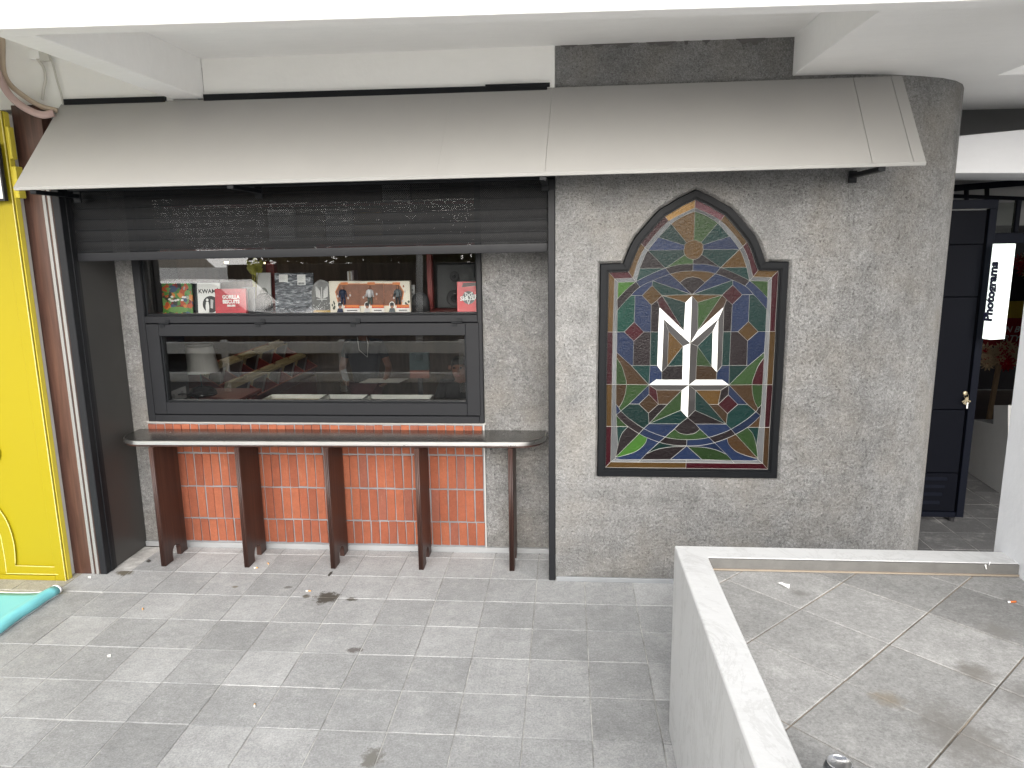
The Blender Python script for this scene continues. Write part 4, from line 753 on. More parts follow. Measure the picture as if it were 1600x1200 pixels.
# light sign
s0, s1 = aty(1553, 381, .95), aty(1549, 531, .95)
ls = thing('light_sign', 'lit white vertical box sign reading Photograms hanging beside the gate', 'sign', (s1.x, .95, s1.z))
M_LIT = emit('lit sign face', (.90, .97, .93), .62)
rl, rc, rr__ = aty(1553, 381, .99), aty(1566, 381, .93), aty(1587, 380, .99)
zb_, zt_ = aty(1550, 531, .94).z, aty(1566, 381, .94).z
bx = aty(1537, 530, .99)
xl, xr = rl.x-.002, rr__.x
xm = rc.x
MB().prism([(xl, 1.0, zb_), (xm, .945, zb_), (xr, .985, zb_), (xr-.012, 1.04, zb_), (xl+.034, 1.04, zb_)], (0, 0, zt_-zb_)).build('sign_body', M_LIT, ls, bevel=.002)
dirv = Vector((xm-xl, .945-1.0, 0)); L = dirv.length; dirv.normalize(); nrm = Vector((dirv.y, -dirv.x, 0))
cx_ = Vector(((xl+xm)/2, (1.0+.945)/2, aty(1552, 456, .96).z))+nrm*.0012
Mx = Matrix(((0, -dirv.x, nrm.x, cx_.x), (0, -dirv.y, nrm.y, cx_.y), (1, 0, 0, cx_.z), (0, 0, 0, 1)))
lettering('Photograms', .084, Mx, simple('navy lettering', lin(24, 26, 52), .5), ls, bold=.0048)
# floor dressing deeper in the passage
sw_ = MB().box(3.95, 4.05, -1.357, 1.75, 0, 2.977).build('passage_wall', M_WHITE2); tag(sw_, 'white side wall closing the passage on the right, out beyond the frame', 'wall')  # added out of view to keep sunlight out of the passage
pb = MB().box(2.66, 9, 6.2, 6.4, 0, 3.4).box(2.66, 2.8, 2.5, 6.2, 0, 3.4).box(8.9, 9, 1.86, 6.2, 0, 3.4).box(4.06, 9, 1.76, 1.86, 0, 3.4).build('passage_wall', simple('dark passage wall', (.045, .042, .045), .7, 0, .2)); tag(pb, 'dark back wall at the end of the passage behind the gate', 'wall')  # last box: unseen closing wall added to dim the passage
A_, B_ = atz(1513, 738), atz(1575, 779.5)
def onramp(u, v):
    n_ = Vector((-(B_-A_).y, (B_-A_).x, 0)); d = ray(u, v); return CAM+d*((A_-CAM).dot(n_)/d.dot(n_))
RP = [A_, B_, onramp(1575, 633), onramp(1553, 633), onramp(1552, 663), onramp(1515, 655)]
nn_ = Vector((1, .0, 0))
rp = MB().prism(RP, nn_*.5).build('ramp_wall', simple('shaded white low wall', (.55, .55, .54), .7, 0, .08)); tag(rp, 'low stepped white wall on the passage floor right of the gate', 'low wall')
pf = MB().box(3.0, 8.8, 2.52, 6.1, -.2, .001).build('passage_floor', wood('brown floor boards', (.09, .065, .05, 1), (.13, .10, .08, 1), (.17, .13, .11, 1), 'X', .6, .2), org=(0, 0, 0)); tag(pf, kind='structure')
fy = 3.4
fb = thing('flower_board', 'red and cream congratulatory flower board on a wooden easel at the end of the passage', 'flower board', aty(1550, 603, fy))
q = [aty(u, v, fy) for u, v in ((1520, 420), (1625, 420), (1625, 540), (1520, 540))]
MB().box(q[3].x, q[2].x, fy, fy+.03, q[3].z, q[0].z).build('board', simple('black felt', (.02, .02, .022), .8), fb)
r0, r1 = aty(1535, 541, fy), aty(1625, 497, fy)
MB().box(r0.x, r1.x, fy-.012, fy-.002, r0.z, r1.z).build('red_banner', simple('red banner', lin(150, 22, 30), .6), fb)
r2, r3 = aty(1570, 497, fy), aty(1625, 470, fy)
MB().box(r2.x, r3.x, fy-.01, fy-.002, r2.z+.001, r3.z).build('yellow_band', simple('yellow print', lin(190, 160, 50), .6), fb)
M_LET = simple('white lettering', (.62, .6, .58), .6)
for s_, u, v in (('N B', 1581, 515), ('RTY', 1580, 529)):
    c = aty(u, v, fy-.014); lettering(s_, .088, T(c.x, c.y, c.z) @ UPR, M_LET, fb, bold=.002, shear=.25)
M_FR, M_FC = simple('red petals', lin(175, 22, 34), .6, 0, .2, 40), simple('cream petals', lin(205, 180, 145), .6, 0, .2, 40)
def flower(n, r):
    b = MB()
    for ring, (k, rr) in enumerate(((11, 1.0), (8, .65))):
        for i in range(k):
            a = 2*math.pi*(i+.5*ring)/k; d = Vector((math.cos(a), 0, math.sin(a))); s_ = Vector((-d.z, 0, d.x))*r*.13; o_ = Vector((0, -.02*ring-.01, 0))
            b.add([o_*0+d*r*.12-s_*.4, d*r*.12+s_*.4, d*r*rr*.62+s_+Vector((0, -.025, 0))+o_, d*r*rr+Vector((0, -.012, 0))+o_, d*r*rr*.62-s_+Vector((0, -.025, 0))+o_], [(0, 1, 2, 3, 4)])
    return b
mfr, mfc = flower(0, .085).mesh('flower', M_FR), flower(0, .085).mesh('flower', M_FC)
rf = random.Random(8)
for k in range(34):
    u, v = rf.uniform(1537, 1592), rf.uniform(540, 569)
    if v > 566-(u-1537)*.10 and k % 3: v -= 8
    p = aty(u, v, fy-.03-rf.uniform(0, .05)); inst(mfr if rf.random() < .45 else mfc, 'flower', fb, p, (rf.uniform(-.5, .5), rf.uniform(0, 3), rf.uniform(-.5, .5)), [rf.uniform(.7, 1.1)]*3)
for k in range(12):
    p = aty(rf.uniform(1588, 1612), rf.uniform(402, 430), fy-.03-rf.uniform(0, .05)); inst(mfr if rf.random() < .6 else mfc, 'flower', fb, p, (rf.uniform(-.5, .5), rf.uniform(0, 3), rf.uniform(-.5, .5)), [rf.uniform(.7, 1.1)]*3)
M_PINE = wood('pale timber', (.30, .19, .10, 1), (.40, .27, .16, 1), (.48, .34, .21, 1), 'Z', .6, .5)
e0 = aty(1563, 558, fy-.06); e1_ = aty(1548, 602, fy-.25)
MB().bar(e0, Vector((e1_.x, e1_.y, 0.004)), .04, .03, (0, 1, 0)).build('easel_leg', M_PINE, fb)

# ================================================================ LEFT: rolled banner, pipes, cables, box
M_TEAL = simple('teal vinyl', lin(120, 200, 208), .42, 0, .07, 3, .05, 12); M_VWHT = simple('white vinyl back', (.78, .78, .80), .5)
def sheet(P0, P1, prof, n=20):
    return None
bn = thing('vinyl_banner', 'teal vinyl banner lying on the paving with its edge rolled over', 'banner', (-3.3, -.6, 0))
# right edge runs from far corner to the front; the sheet lifts into a roll there
far_, near_ = atz(96, 930), atz(-60, 1035); back_l = atz(-200, 936)
de = (near_-far_).normalized(); px_ = Vector((-de.y, de.x, 0))
if px_.x > 0: px_ = -px_
bmn = MB(); NS = 26; Lr = (near_-far_).length*1.6
profile = [(.055*math.sin(a)-.0, .034-.034*math.cos(a)) for a in [math.radians(t_) for t_ in (215, 190, 165, 140, 115, 90, 65, 40)]]
prof2 = [(-.02-x*.75, z) for x, z in profile]
rows_ = []
for i in range(NS+1):
    s_ = Lr*i/NS; wob = .006*math.sin(s_*9)+.004*math.sin(s_*23); hgt = 1+.10*math.sin(s_*7)
    ring = []
    base = far_+de*s_
    for a in range(12):
        t_ = math.radians(250-a*25); ring.append(base+px_*(.038-.036*math.cos(math.pi-t_)+wob)+Vector((0, 0, (.030+.030*math.sin(t_))*hgt+.002)))
    for k in range(1, 9):
        d_ = .07+k*k*.012; ring.append(base+px_*(d_+wob*.6)+Vector((0, 0, .004+.046*math.exp(-k*.75)*hgt+.003*math.sin(s_*6+k))))
    rows_.append(ring)
m_ = len(rows_[0])
bmn.add([p for r_ in rows_ for p in r_], [(i*m_+k, i*m_+k+1, (i+1)*m_+k+1, (i+1)*m_+k) for i in range(NS) for k in range(m_-1)])
ob = bmn.build('printed_sheet', M_TEAL, bn, smooth=True); md = ob.modifiers.new('s', 'SOLIDIFY'); md.thickness = .0015
e_ = MB(); r_ = rows_[0]
e_.add([p-de*.018+Vector((0, 0, .0)) for p in r_]+[p-de*-.001+Vector((0, 0, .0006)) for p in r_], [(k, k+1, m_+k+1, m_+k) for k in range(m_-1)])
eo = e_.build('white_edge', M_VWHT, bn, smooth=True); md = eo.modifiers.new('s', 'SOLIDIFY'); md.thickness = .002
pts = [r[0] for r in rows_]
MB().add([p+Vector((0, 0, .001)) for p in pts]+[p-px_*.012+Vector((0, 0, -.001)) for p in pts], [(k, k+1, len(pts)+k+1, len(pts)+k) for k in range(len(pts)-1)]).build('white_margin', M_VWHT, bn)
def catm(P, n=6): return smoothp(P, n)
y1 = -.055
pp = MB().tube(catm([aty(u, v, y_) for u, v, y_ in [(2, 40, -.06), (4, 64, -.06), (5, 107, -.06), (15, 131, -.065), (40, 152, -.075), (64, 166, -.085), (90, 173, -.06)]]), .0145, 12).build('conduit_pipe', M_PIPE2, smooth=True); tag(pp, 'upper of two curved conduits beside the awning, tan coloured', 'pipe', 'conduits curving down to the awning end')
pp = MB().tube(catm([aty(u, v, y_) for u, v, y_ in [(-14, 60, -.1), (-8, 100, -.1), (5, 133, -.1), (21, 155, -.105), (43, 171, -.115), (66, 179.5, -.12), (84, 176.5, -.09)]]), .0205, 12).build('conduit_pipe', M_PIPE, smooth=True); tag(pp, 'lower thicker pinkish curved conduit beside the awning end', 'pipe', 'conduits curving down to the awning end')
pp = MB().tube(catm([aty(u, v, -.022) for u, v in [(57, 90), (64, 99), (69, 108), (71, 124), (68, 140), (66, 156)]]), .0085, 8).build('cable', M_CABLE, smooth=True); tag(pp, 'thicker off white cable looping down right below the junction box', 'cable')
pp = MB().tube(catm([aty(u, v, -.018) for u, v in [(78, 86), (84, 105), (88, 122), (95, 145), (99, 164)]]), .006, 8).build('cable', M_CABLE, smooth=True); tag(pp, 'thin off white cable running down right of the junction box', 'cable')
j0, j1 = aty(47, 92, -.03), aty(60, 77, -.03); j2, j3 = aty(60, 95, -.03), aty(75, 81, -.03)
jb = thing('junction_box', 'small cream junction box on the plaster wall under the slanting beam', 'junction box', (j0.x, -.02, j0.z))
MB().box(j0.x, j1.x, -.034, -.0045, j0.z, j1.z).build('box', M_CREAM, jb, bevel=.003); MB().box(j2.x+.001, j3.x, -.03, -.0045, j2.z, j3.z).build('outlet', M_CABLE, jb, bevel=.006, seg=2)
# ================================================================ SHOP INTERIOR
M_ROOM = simple('dim room wall', (.10, .085, .075), .8, 0, .15, 2); M_BROWN = wood('brown back boards', (.05, .035, .025, 1), (.09, .062, .043, 1), (.13, .09, .065, 1), 'Z', .6, .3)
FZ = -.4
rm = thing('shop_room', 'dim brown shop interior seen through the window glass', 'room', (-2.5, 3, FZ))
MB().box(-5.4, .112, .57, 5.4, FZ-.1, FZ).build('floor', simple('dark shop floor', (.07, .055, .045), .6), rm)
MB().box(-5.4, .112, 5.4, 5.5, FZ, 2.9).build('back_wall', M_BROWN, rm); MB().box(-5.5, -5.4, .57, 5.5, FZ, 2.9).build('side_wall', M_ROOM, rm); MB().box(.060, .112, .62, 5.4, FZ, 2.9).build('side_wall', M_ROOM, rm)
MB().box(-5.4, .112, .57, 5.5, 2.9, 3.0).build('ceiling', M_ROOM, rm); MB().box(-5.5, -2.845, .43, .57, FZ, 2.9).build('front_wall', M_ROOM, rm); MB().box(-2.84, .112, .57, .62, FZ, .905).build('front_wall', M_ROOM, rm)
MB().box(-2.86, -2.735, .57, 1.02, FZ, 2.9).build('window_return', simple('near black lining', (.018, .016, .015), .6), rm)
M_FILL = emit('warm lamp panel', (1, .86, .66), 20.0)  # added out of view to brighten the shop interior
for k, (x, y, lab) in enumerate(((-3.9, 3.6, 'warm ceiling light panel over the record rack'),)):
    tag(MB().box(x-.22, x+.22, y-.12, y+.12, 2.86, 2.89).build('ceiling_light', M_FILL), lab, 'ceiling light')
M_BULB = emit('small warm lamp', (1, .86, .5), 3.0)
for u, v, lab in ((353, 410, 'small warm lit lamp left of the golden leaves behind the glass'), (415, 411, 'small warm lit lamp right of the golden leaves behind the glass')):
    p = aty(u, v, 2.6); tag(MB().box(p.x-.02, p.x+.02, p.y, p.y+.02, p.z-.008, p.z+.008).build('small_lamp', M_BULB, bevel=.003), lab, 'lamp')
# display shelf behind the upper pane
YS = .60; ZS = 1.652
dsf = thing('display_shelf', 'oxblood red display shelf frame right behind the upper window pane', 'shelf', (-1.5, .7, 1.62))
MB().box(-2.73, -.40, .50, .93, 1.620, ZS-.003).build('shelf_board', M_REDW, dsf, bevel=.002)
for u0, u1 in ((418, 431), (668, 676)):
    a, c = aty(u0, 460, .80), aty(u1, 460, .80); MB().box(a.x, c.x, .80, .86, ZS-.002, 2.07 if u0 > 500 else 2.0).build('post', M_REDW, dsf, bevel=.003)
a, c = aty(495, 410, .8), aty(760, 401, .8); MB().box(a.x, c.x, .798, .862, 2.071, 2.115).build('top_rail', M_REDW, dsf, bevel=.003)
MB().box(-2.73, aty(425, 400, .8).x, .80, .86, 2.045, 2.10).build('top_rail', M_REDW, dsf, bevel=.003)
MB().box(-2.73, -.4, .88, .93, 2.38, 2.40).build('upper_shelf', M_REDW, dsf)
def card(name, label, cat, u0, v0, u1, v1, m, y=YS, depth=.012, lean=.10, group=None):
    """upright item standing on the shelf, leaning back a little; returns (root, matrix, w, h)"""
    a, c = aty(u0, v1, y), aty(u1, v0, y); zb = ZS; wd = c.x-a.x; ht = c.z-zb
    t_ = thing(name, label, cat, ((a.x+c.x)/2, y, zb), group)
    M = T((a.x+c.x)/2, y, zb) @ Matrix.Rotation(-lean, 4, 'X')
    MB().box(-wd/2, wd/2, 0, depth, 0, ht).xf(M).build('cover', m, t_, bevel=.0012)
    return t_, M, wd, ht
def flat(name, P, M, m, t_, y=-.001, th=.0009):
    return MB().prism([(x, y, z) for x, z in P], (0, th, 0)).xf(M).build(name, m, t_)
def disc(cx, cz, rx, rz=None, n=20): return [(cx+rx*math.cos(2*math.pi*k/n), cz+(rz or rx)*math.sin(2*math.pi*k/n)) for k in range(n)]
M_INK = simple('black ink', (.02, .02, .02), .5); M_CW = simple('white card', (.72, .72, .70), .35); M_LG = simple('light grey print', (.45, .45, .44), .45)
comic = patchwork('comic colours', [(0, lin(70, 120, 50)), (.22, lin(170, 70, 30)), (.4, lin(40, 50, 42)), (.52, lin(96, 140, 76)), (.66, lin(196, 120, 50)), (.76, lin(120, 30, 26)), (.84, lin(150, 160, 140)), (.92, lin(60, 80, 110))], 34)
t_, M, wd, ht = card('magazine', 'green and orange illustrated magazine in clear wrap at the left end of the window shelf', 'magazine', 255, 442, 297, 492, comic)
flat('print_patch', disc(0, ht*.12, wd*.34, ht*.1), M, simple('green print', lin(92, 132, 66), .4, 0, .3, 60), t_)
rp_ = random.Random(4)
for k in range(9): flat('print_patch', disc(rp_.uniform(-.3, .3)*wd, ht*rp_.uniform(.40, .56), wd*.05, ht*.035, 7), M, M_CW, t_)
M_BAG = simple('dark glossy plastic', (.03, .032, .034), .18, 0, .3, 12, .8, 18)
card('plastic_bag', 'dark glossy plastic wrapped sleeve between the green magazine and the black and white cover', 'sleeve', 297, 440, 311, 492, M_BAG, YS+.03)
t_, M, wd, ht = card('record_cover', 'white record cover lettered KWAME above a black disc, next to the red box set', 'record', 310, 442, 341, 491, M_CW)
lettering('KWAM\u00c9', .040, M @ T(0, -.0012, ht*.72) @ UPR, M_INK, t_, sx=1.02, bold=.0008)
flat('black_disc', disc(.012, ht*.29, wd*.36), M, M_INK, t_)
flat('white_figure', disc(-.012, ht*.44, .009)+[], M, M_CW, t_, -.0022); flat('white_figure', [(-.024, ht*.03), (-.002, ht*.03), (.0, ht*.24), (-.004, ht*.38), (-.02, ht*.38), (-.026, ht*.24)], M, M_CW, t_, -.0022)
flat('white_panel', [(.010, ht*.17), (.026, ht*.15), (.032, ht*.44), (.012, ht*.46)], M, M_LG, t_, -.0024)
M_RB = simple('red box print', lin(176, 36, 48), .3, 0, .25, 30, .2, 20)
t_, M, wd, ht = card('box_set', 'red box set lettered GORILLA BISCUITS in front of the car reflection', 'box set', 337, 451, 382, 491, M_RB, YS-.03, .03)
for s_, z, sz in (('GORILLA', .66, .034), ('BISCUITS', .47, .034), ('1986-1991', .31, .016)): lettering(s_, sz, M @ T(.004, -.0012, ht*z) @ UPR, M_CW, t_, bold=.0016, sx=.88)
for k in range(10): flat('dark_line', rrect(*(lambda x, z: (x, x+.022, z, z+.003))(rp_.uniform(-.085, .06), ht*rp_.uniform(.06, .95)), .001, 1), M, simple('dark red print', lin(120, 20, 30), .4) if k == 0 else bpy.data.materials['dark red print'], t_, -.0009)
card('plastic_bag', 'black wrapped sleeve squeezed in right of the red box set', 'sleeve', 381, 448, 396, 491, M_BAG, YS+.02)
M_BUST = simple('matt black plaster', (.016, .016, .017), .6, 0, .2, 20, .3, 40)
def bust(label, u0, u1, v0, y=YS):
    a, c = aty(u0, 490, y), aty(u1, v0, y); cx_ = (a.x+c.x)/2; r = (c.x-a.x)/2; h = c.z-ZS; t_ = thing('black_bust', label, 'bust', (cx_, y+r*.5, ZS))
    MB().lathe([(r, 0), (r*1.0, h*.45), (r*.93, h*.66), (r*.74, h*.85), (r*.4, h*.97), (.001, h)]).xf(T(cx_, y+r*.6, ZS) @ Matrix.Diagonal((1, .6, 1, 1))).build('head', M_BUST, t_, smooth=True)
    for s_ in (-1, 1): MB().lathe([(.012, 0), (.010, .006), (.001, .008)], n=10).xf(T(cx_+s_*r*.35, y+.012, ZS+h*.62) @ Matrix.Rotation(math.pi/2, 4, 'X')).build('eye', M_BLACK, t_, smooth=True)
    MB().prism([(cx_-.008, y+.012, ZS+h*.4), (cx_+.008, y+.012, ZS+h*.4), (cx_, y+.016, ZS+h*.58)], (0, -.018, 0)).build('nose', M_BUST, t_)
bust('black rounded bust left of the red shelf post, below the golden leaves', 397, 421, 458)
bust('black rounded bust between the boxed figures and the red post', 641, 669, 457)
t_, M, wd, ht = card('grey_card', 'pale grey printed card standing behind the left black bust', 'card', 401, 426, 420, 470, M_LG, YS+.10); flat('dark_print', disc(0, ht*.42, wd*.3, ht*.2), M, simple('grey figure print', (.14, .14, .13), .5), t_)
# golden leaves
gl = thing('leafy_plant', 'yellow green broad leaves of a potted plant behind the glass', 'plant', (aty(399, 470, .72).x, .72, ZS))
M_LEAF = simple('yellow green leaf', (.28, .27, .03), .4, 0, .4, 14); gx = gl.location.x
MB().lathe([(.02, 0), (.03, .06), (.031, .065), (.001, .062)], gl.location, 16).build('pot', M_BRASS, gl, smooth=True)
for k, (u, v, a) in enumerate(((392, 416, -.5), (399, 410, .05), (406, 414, .6), (395, 424, -.9), (404, 426, .9), (400, 420, .2))):
    p = aty(u, v, .70+.01*k); b = MB(); Lp, Wp = .052, .022
    ctr = [(0, -Lp), (Wp*.7, -Lp*.4), (Wp, .1*Lp), (Wp*.5, Lp*.7), (0, Lp), (-Wp*.5, Lp*.7), (-Wp, .1*Lp), (-Wp*.7, -Lp*.4)]
    b.prism([(x, -.006*abs(x)/Wp, z) for x, z in ctr], (0, .0015, 0)).xf(T(p.x, p.y, p.z) @ Matrix.Rotation(a, 4, 'Y') @ Matrix.Rotation(.3, 4, 'X')).build('leaf', M_LEAF, gl)
    MB().tube([(gx, .72, ZS+.06), (p.x*.6+gx*.4, .71, p.z-.08), (p.x, p.y, p.z-.03)], .0022, 6).build('stem', M_LEAF, gl, smooth=True)
# silver wrapped record
t = NT('crinkled silver wrap'); nz = t.noise(1, 6, .7, src=t.mapping((10, 10, 46), rot=(0, .35, 0)), dist=1.6)
t.color(t.ramp(nz, [(.38, (.03, .034, .04)), (.52, (.16, .17, .19)), (.62, (.5, .52, .55)), (.7, (.8, .82, .85))])); t.rough(.2); t.bump(nz, .9, .01); M_SILV = t.m
t_, M, wd, ht = card('wrapped_record', 'silver crinkly plastic wrapped record with two white price stickers', 'record', 431, 426, 487, 491, M_SILV, YS, .014)
for x, z, w_, h_ in ((-.085, ht-.062, .062, .052), (.044, ht-.084, .058, .072)):
    flat('sticker', rrect(x-.02, x-.02+w_, z, z+h_, .003, 2), M, M_CW, t_)
    for r in range(4): flat('print_line', rrect(x-.014, x-.02+w_*(.75-.12*(r % 2)), z+h_-.012-r*.009, z+h_-.009-r*.009, .001, 1), M, M_LG, t_, -.0022)
for k in range(12): flat('bar_code', [(.030+k*.0036, ht-.080), (.030+k*.0036+.0012+.0008*(k % 3), ht-.080), (.030+k*.0036+.0012+.0008*(k % 3), ht-.066), (.030+k*.0036, ht-.066)], M, M_INK, t_, -.0022)
# arched sleeve with winged sword print
a, c = aty(488, 490, YS), aty(517, 437, YS); wd = c.x-a.x; ht = c.z-ZS
wg = thing('arched_sleeve', 'clear arch topped package printed with white wings, a sword and dots', 'package', ((a.x+c.x)/2, YS, ZS)); M = T((a.x+c.x)/2, YS, ZS) @ Matrix.Rotation(-.08, 4, 'X')
P = [(-wd/2, 0), (wd/2, 0), (wd/2, ht*.62)]+[(wd/2*math.cos(t_), ht*.62+ht*.38*math.sin(t_)) for t_ in [math.pi*k/12 for k in range(1, 12)]]+[(-wd/2, ht*.62)]
MB().prism([(x, 0, z) for x, z in P], (0, .012, 0)).xf(M).build('sleeve', simple('smoky film', (.07, .07, .068), .2, 0, .3, 14, .5, 14), wg)
M_PW = simple('white print', (.55, .55, .54), .5)
for s_ in (-1, 1):
    for k in range(5): flat('wing_feather', [(s_*(.009+.0065*k), ht*(.43+.012*k)), (s_*(.0145+.0065*k), ht*(.43+.012*k)), (s_*(.017+.0065*k), ht*(.66+.035*min(k, 3))), (s_*(.0135+.0065*k), ht*(.70+.04*min(k, 3)))], M, M_PW, wg, -.001)
flat('sword_blade', [(-.0025, ht*.34), (.0025, ht*.34), (.003, ht*.78), (-.003, ht*.78)], M, M_PW, wg, -.004); flat('sword_guard', [(-.036, ht*.395), (.036, ht*.395), (.036, ht*.415), (-.036, ht*.415)], M, M_PW, wg, -.0048)
for k in range(26): flat('print_dot', disc(rp_.uniform(-.45, .45)*wd, ht*rp_.uniform(.08, .30), .0026, None, 6), M, M_PW, wg, -.001)
flat('gold_base', [(-wd*.45, .001), (wd*.45, .001), (wd*.4, ht*.07), (-wd*.4, ht*.07)], M, simple('gold print', lin(150, 120, 40), .4), wg)
# three boxed figures
M_BOX = simple('cream printed box', lin(214, 208, 192), .4, 0, .1, 20); M_WIN = simple('figure window backing', lin(120, 78, 58), .35, 0, .4, 30); M_SKIN = simple('skin', lin(150, 104, 82), .6); M_ORG = simple('orange print', lin(206, 120, 60), .4); M_REDP = simple('red print', lin(190, 44, 30), .4)
clothes = [simple('navy suit', lin(30, 40, 66), .7), simple('white shirt', lin(190, 190, 192), .7), simple('grey vest', lin(84, 92, 96), .7)]; trs = [clothes[0], simple('green grey trousers', lin(70, 84, 80), .7), simple('dark trousers', lin(40, 42, 46), .7)]
labs = ['left box of three figure packs, with a figure in a navy suit', 'middle box of three figure packs, with a figure in a white shirt', 'right box of three figure packs, with a figure in a grey vest and palm print']
for i, (u0, u1, sl, sr) in enumerate(((516.5, 562, 1, 0), (562.6, 600, 0, 0), (600.6, 640, 0, 1))):
    a, c = aty(u0, 490, YS-.02), aty(u1, 439, YS-.02); wd = c.x-a.x-.0015; ht = c.z-ZS
    t_ = thing('figure_box', labs[i], 'boxed toy', ((a.x+c.x)/2, YS, ZS), 'boxed action figures in the window'); M = T((a.x+c.x)/2, YS-.02, ZS)
    MB().box(-wd/2, wd/2, .0, .055, 0, ht).xf(M).build('box', M_BOX, t_, bevel=.0015)
    xl, xr = -wd/2+(.045 if sl else .004), wd/2-(.045 if sr else .004); zt = ht*.90; zb = ht*.24
    W_ = [(xl+(.018 if sl else 0), zb), (xr-(.018 if sr else 0), zb), (xr, ht*.66), (xr-(.03 if sr else 0), zt), (xl+(.03 if sl else 0), zt), (xl, ht*.66)]
    flat('window_rim', offset(W_, .005), M, M_ORG, t_, -.001); flat('window', W_, M, M_WIN, t_, -.0022)
    fx = -.012+.02*(i == 2); fgm = MB(); z0 = zb+.006
    def limb(m, pts, r, nm): MB().tube([(x, -.009, z) for x, z in pts], r, 8).xf(M).build(nm, m, t_, smooth=True)
    for s_ in (-1, 1): limb(trs[i], [(fx+s_*.011, z0), (fx+s_*.009, z0+.05)], [.006, .008], 'figure_leg'); limb(clothes[i], [(fx+s_*.018, z0+.092), (fx+s_*.026, z0+.05)], [.006, .0045], 'figure_arm')
    limb(clothes[i], [(fx, z0+.047), (fx, z0+.072), (fx, z0+.096), (fx, z0+.102)], [.0145, .016, .018, .006], 'figure_torso'); limb(M_SKIN, [(fx, z0+.102), (fx, z0+.108), (fx, z0+.118), (fx, z0+.127)], [.005, .009, .0095, .004], 'figure_head')
    for k in range(5): flat('accessory', disc(rp_.choice((-1, 1))*rp_.uniform(.028, .05)+fx, zb+ht*rp_.uniform(.1, .6), .006, .009, 8), M, M_SKIN if k % 2 else M_LG, t_, -.0042)
    flat('top_badge', rrect(-.026, .026, ht*.885, ht*.965, .004, 3), M, M_ORG, t_, -.0038)
    lx0, lx1 = (-wd*.05, wd*.46); flat('title_panel', [(lx0+.004, .03), (lx1, .03), (lx1-.002, ht*.245), (lx0+.010, ht*.245)], M, M_REDP, t_, -.0045); flat('title_flame', [(lx0+.010, ht*.17), (lx1-.002, ht*.17), (lx1-.004, ht*.24), (lx0+.012, ht*.24)], M, M_ORG, t_, -.0058); flat('name_panel', [(lx0+.001, .003), (lx1+.002, .003), (lx1, .029), (lx0+.004, .029)], M, M_CW, t_, -.0045)
    flat('name_print', [(lx0+.02, .012), (lx1-.016, .012), (lx1-.016, .018), (lx0+.02, .018)], M, M_INK, t_, -.0062)
    px0 = lx0-.026; flat('portrait_frame', disc(px0, ht*.21, .021, .03), M, M_CW, t_, -.0042); flat('portrait_suit', [(px0-.024, .003), (px0+.022, .003), (px0+.016, ht*.14), (px0-.016, ht*.14)], M, clothes[i], t_, -.0055); flat('portrait_face', disc(px0, ht*.215, .012, .018), M, M_SKIN, t_, -.0058); flat('portrait_hair', [(px0-.014, ht*.22), (px0+.014, ht*.22), (px0+.013, ht*.30), (px0, ht*.33), (px0-.013, ht*.30)], M, M_INK, t_, -.0068)
    if sl or sr:
        for k in range(5): flat('palm_print', disc((wd/2-.02+rp_.uniform(-.012, .012))*(1 if sr else -1), ht*(.34-.05*k), rp_.uniform(.005, .010), .010, 7), M, simple('grey green print', lin(70, 78, 70), .5) if 'grey green print' not in bpy.data.materials else bpy.data.materials['grey green print'], t_, -.001-.0004*k)
# behind: book stack, price card, speaker, red cover
p0, p1 = aty(543, 437, .75), aty(554, 424, .75)
for k in range(4): tag(MB().box(p0.x+k*.0115, p0.x+k*.0115+.0105, .75, .85, ZS, p1.z+.004*(k % 2)).build('book', [M_CW, simple('tan book', (.3, .24, .17), .6), M_LG, simple('mauve book', (.2, .15, .15), .6)][k], bevel=.001), ['white book at the left of the small upright row behind the figure boxes', 'tan book second in the small upright row behind the figure boxes', 'grey book third in the small upright row behind the figure boxes', 'mauve book at the right of the small upright row behind the figure boxes'][k], 'book', 'books upright behind the figure boxes')
t_, M, wd, ht = card('price_card', 'small grey price card with lines of print right of the figure boxes', 'card', 637, 445, 647, 470, M_LG, YS+.10)
for k in range(3): flat('print_line', rrect(-wd*.35, wd*.3, ht*(.78-.16*k), ht*(.82-.16*k), .001, 1), M, M_INK, t_)
p0, p1 = aty(683, 490, .87), aty(742, 412, .87); sp_ = thing('speaker', 'tall black loudspeaker cabinet behind the red sleeve at the right of the window', 'loudspeaker', ((p0.x+p1.x)/2, 1.0, ZS))
M_SPK = simple('black speaker cabinet', (.022, .024, .025), .5, 0, .2, 8); MB().box(p0.x, p1.x, .88, 1.15, ZS, p1.z).build('cabinet', M_SPK, sp_, bevel=.006); scx = (p0.x+p1.x)/2-.01
for v, r in ((432, .035), (466, .06)): z = aty(705, v, .88).z; MB().lathe([(r, 0), (r, .008), (r*.85, .008), (r*.3, -.004), (r*.28, .004), (.001, .006)], n=24).xf(T(scx, .879, z) @ Matrix.Rotation(math.pi/2, 4, 'X')).build('speaker_cone', M_BLACK, sp_, smooth=True)
z = aty(703, 455, .88).z; MB().box(scx-.012, scx+.014, .877, .8795, z-.003, z+.002).box(scx-.018, scx+.012, .877, .8795, z-.018, z-.010).build('badge', simple('pale badge', (.45, .45, .38), .4, .5), sp_)
t_, M, wd, ht = card('record_cover', 'red sleeve with white star emblem in a grey circle, right end of the shelf', 'record', 714.5, 440, 747, 490, simple('red sleeve print', lin(196, 50, 56), .25, 0, .2, 9, .5, 14), YS)
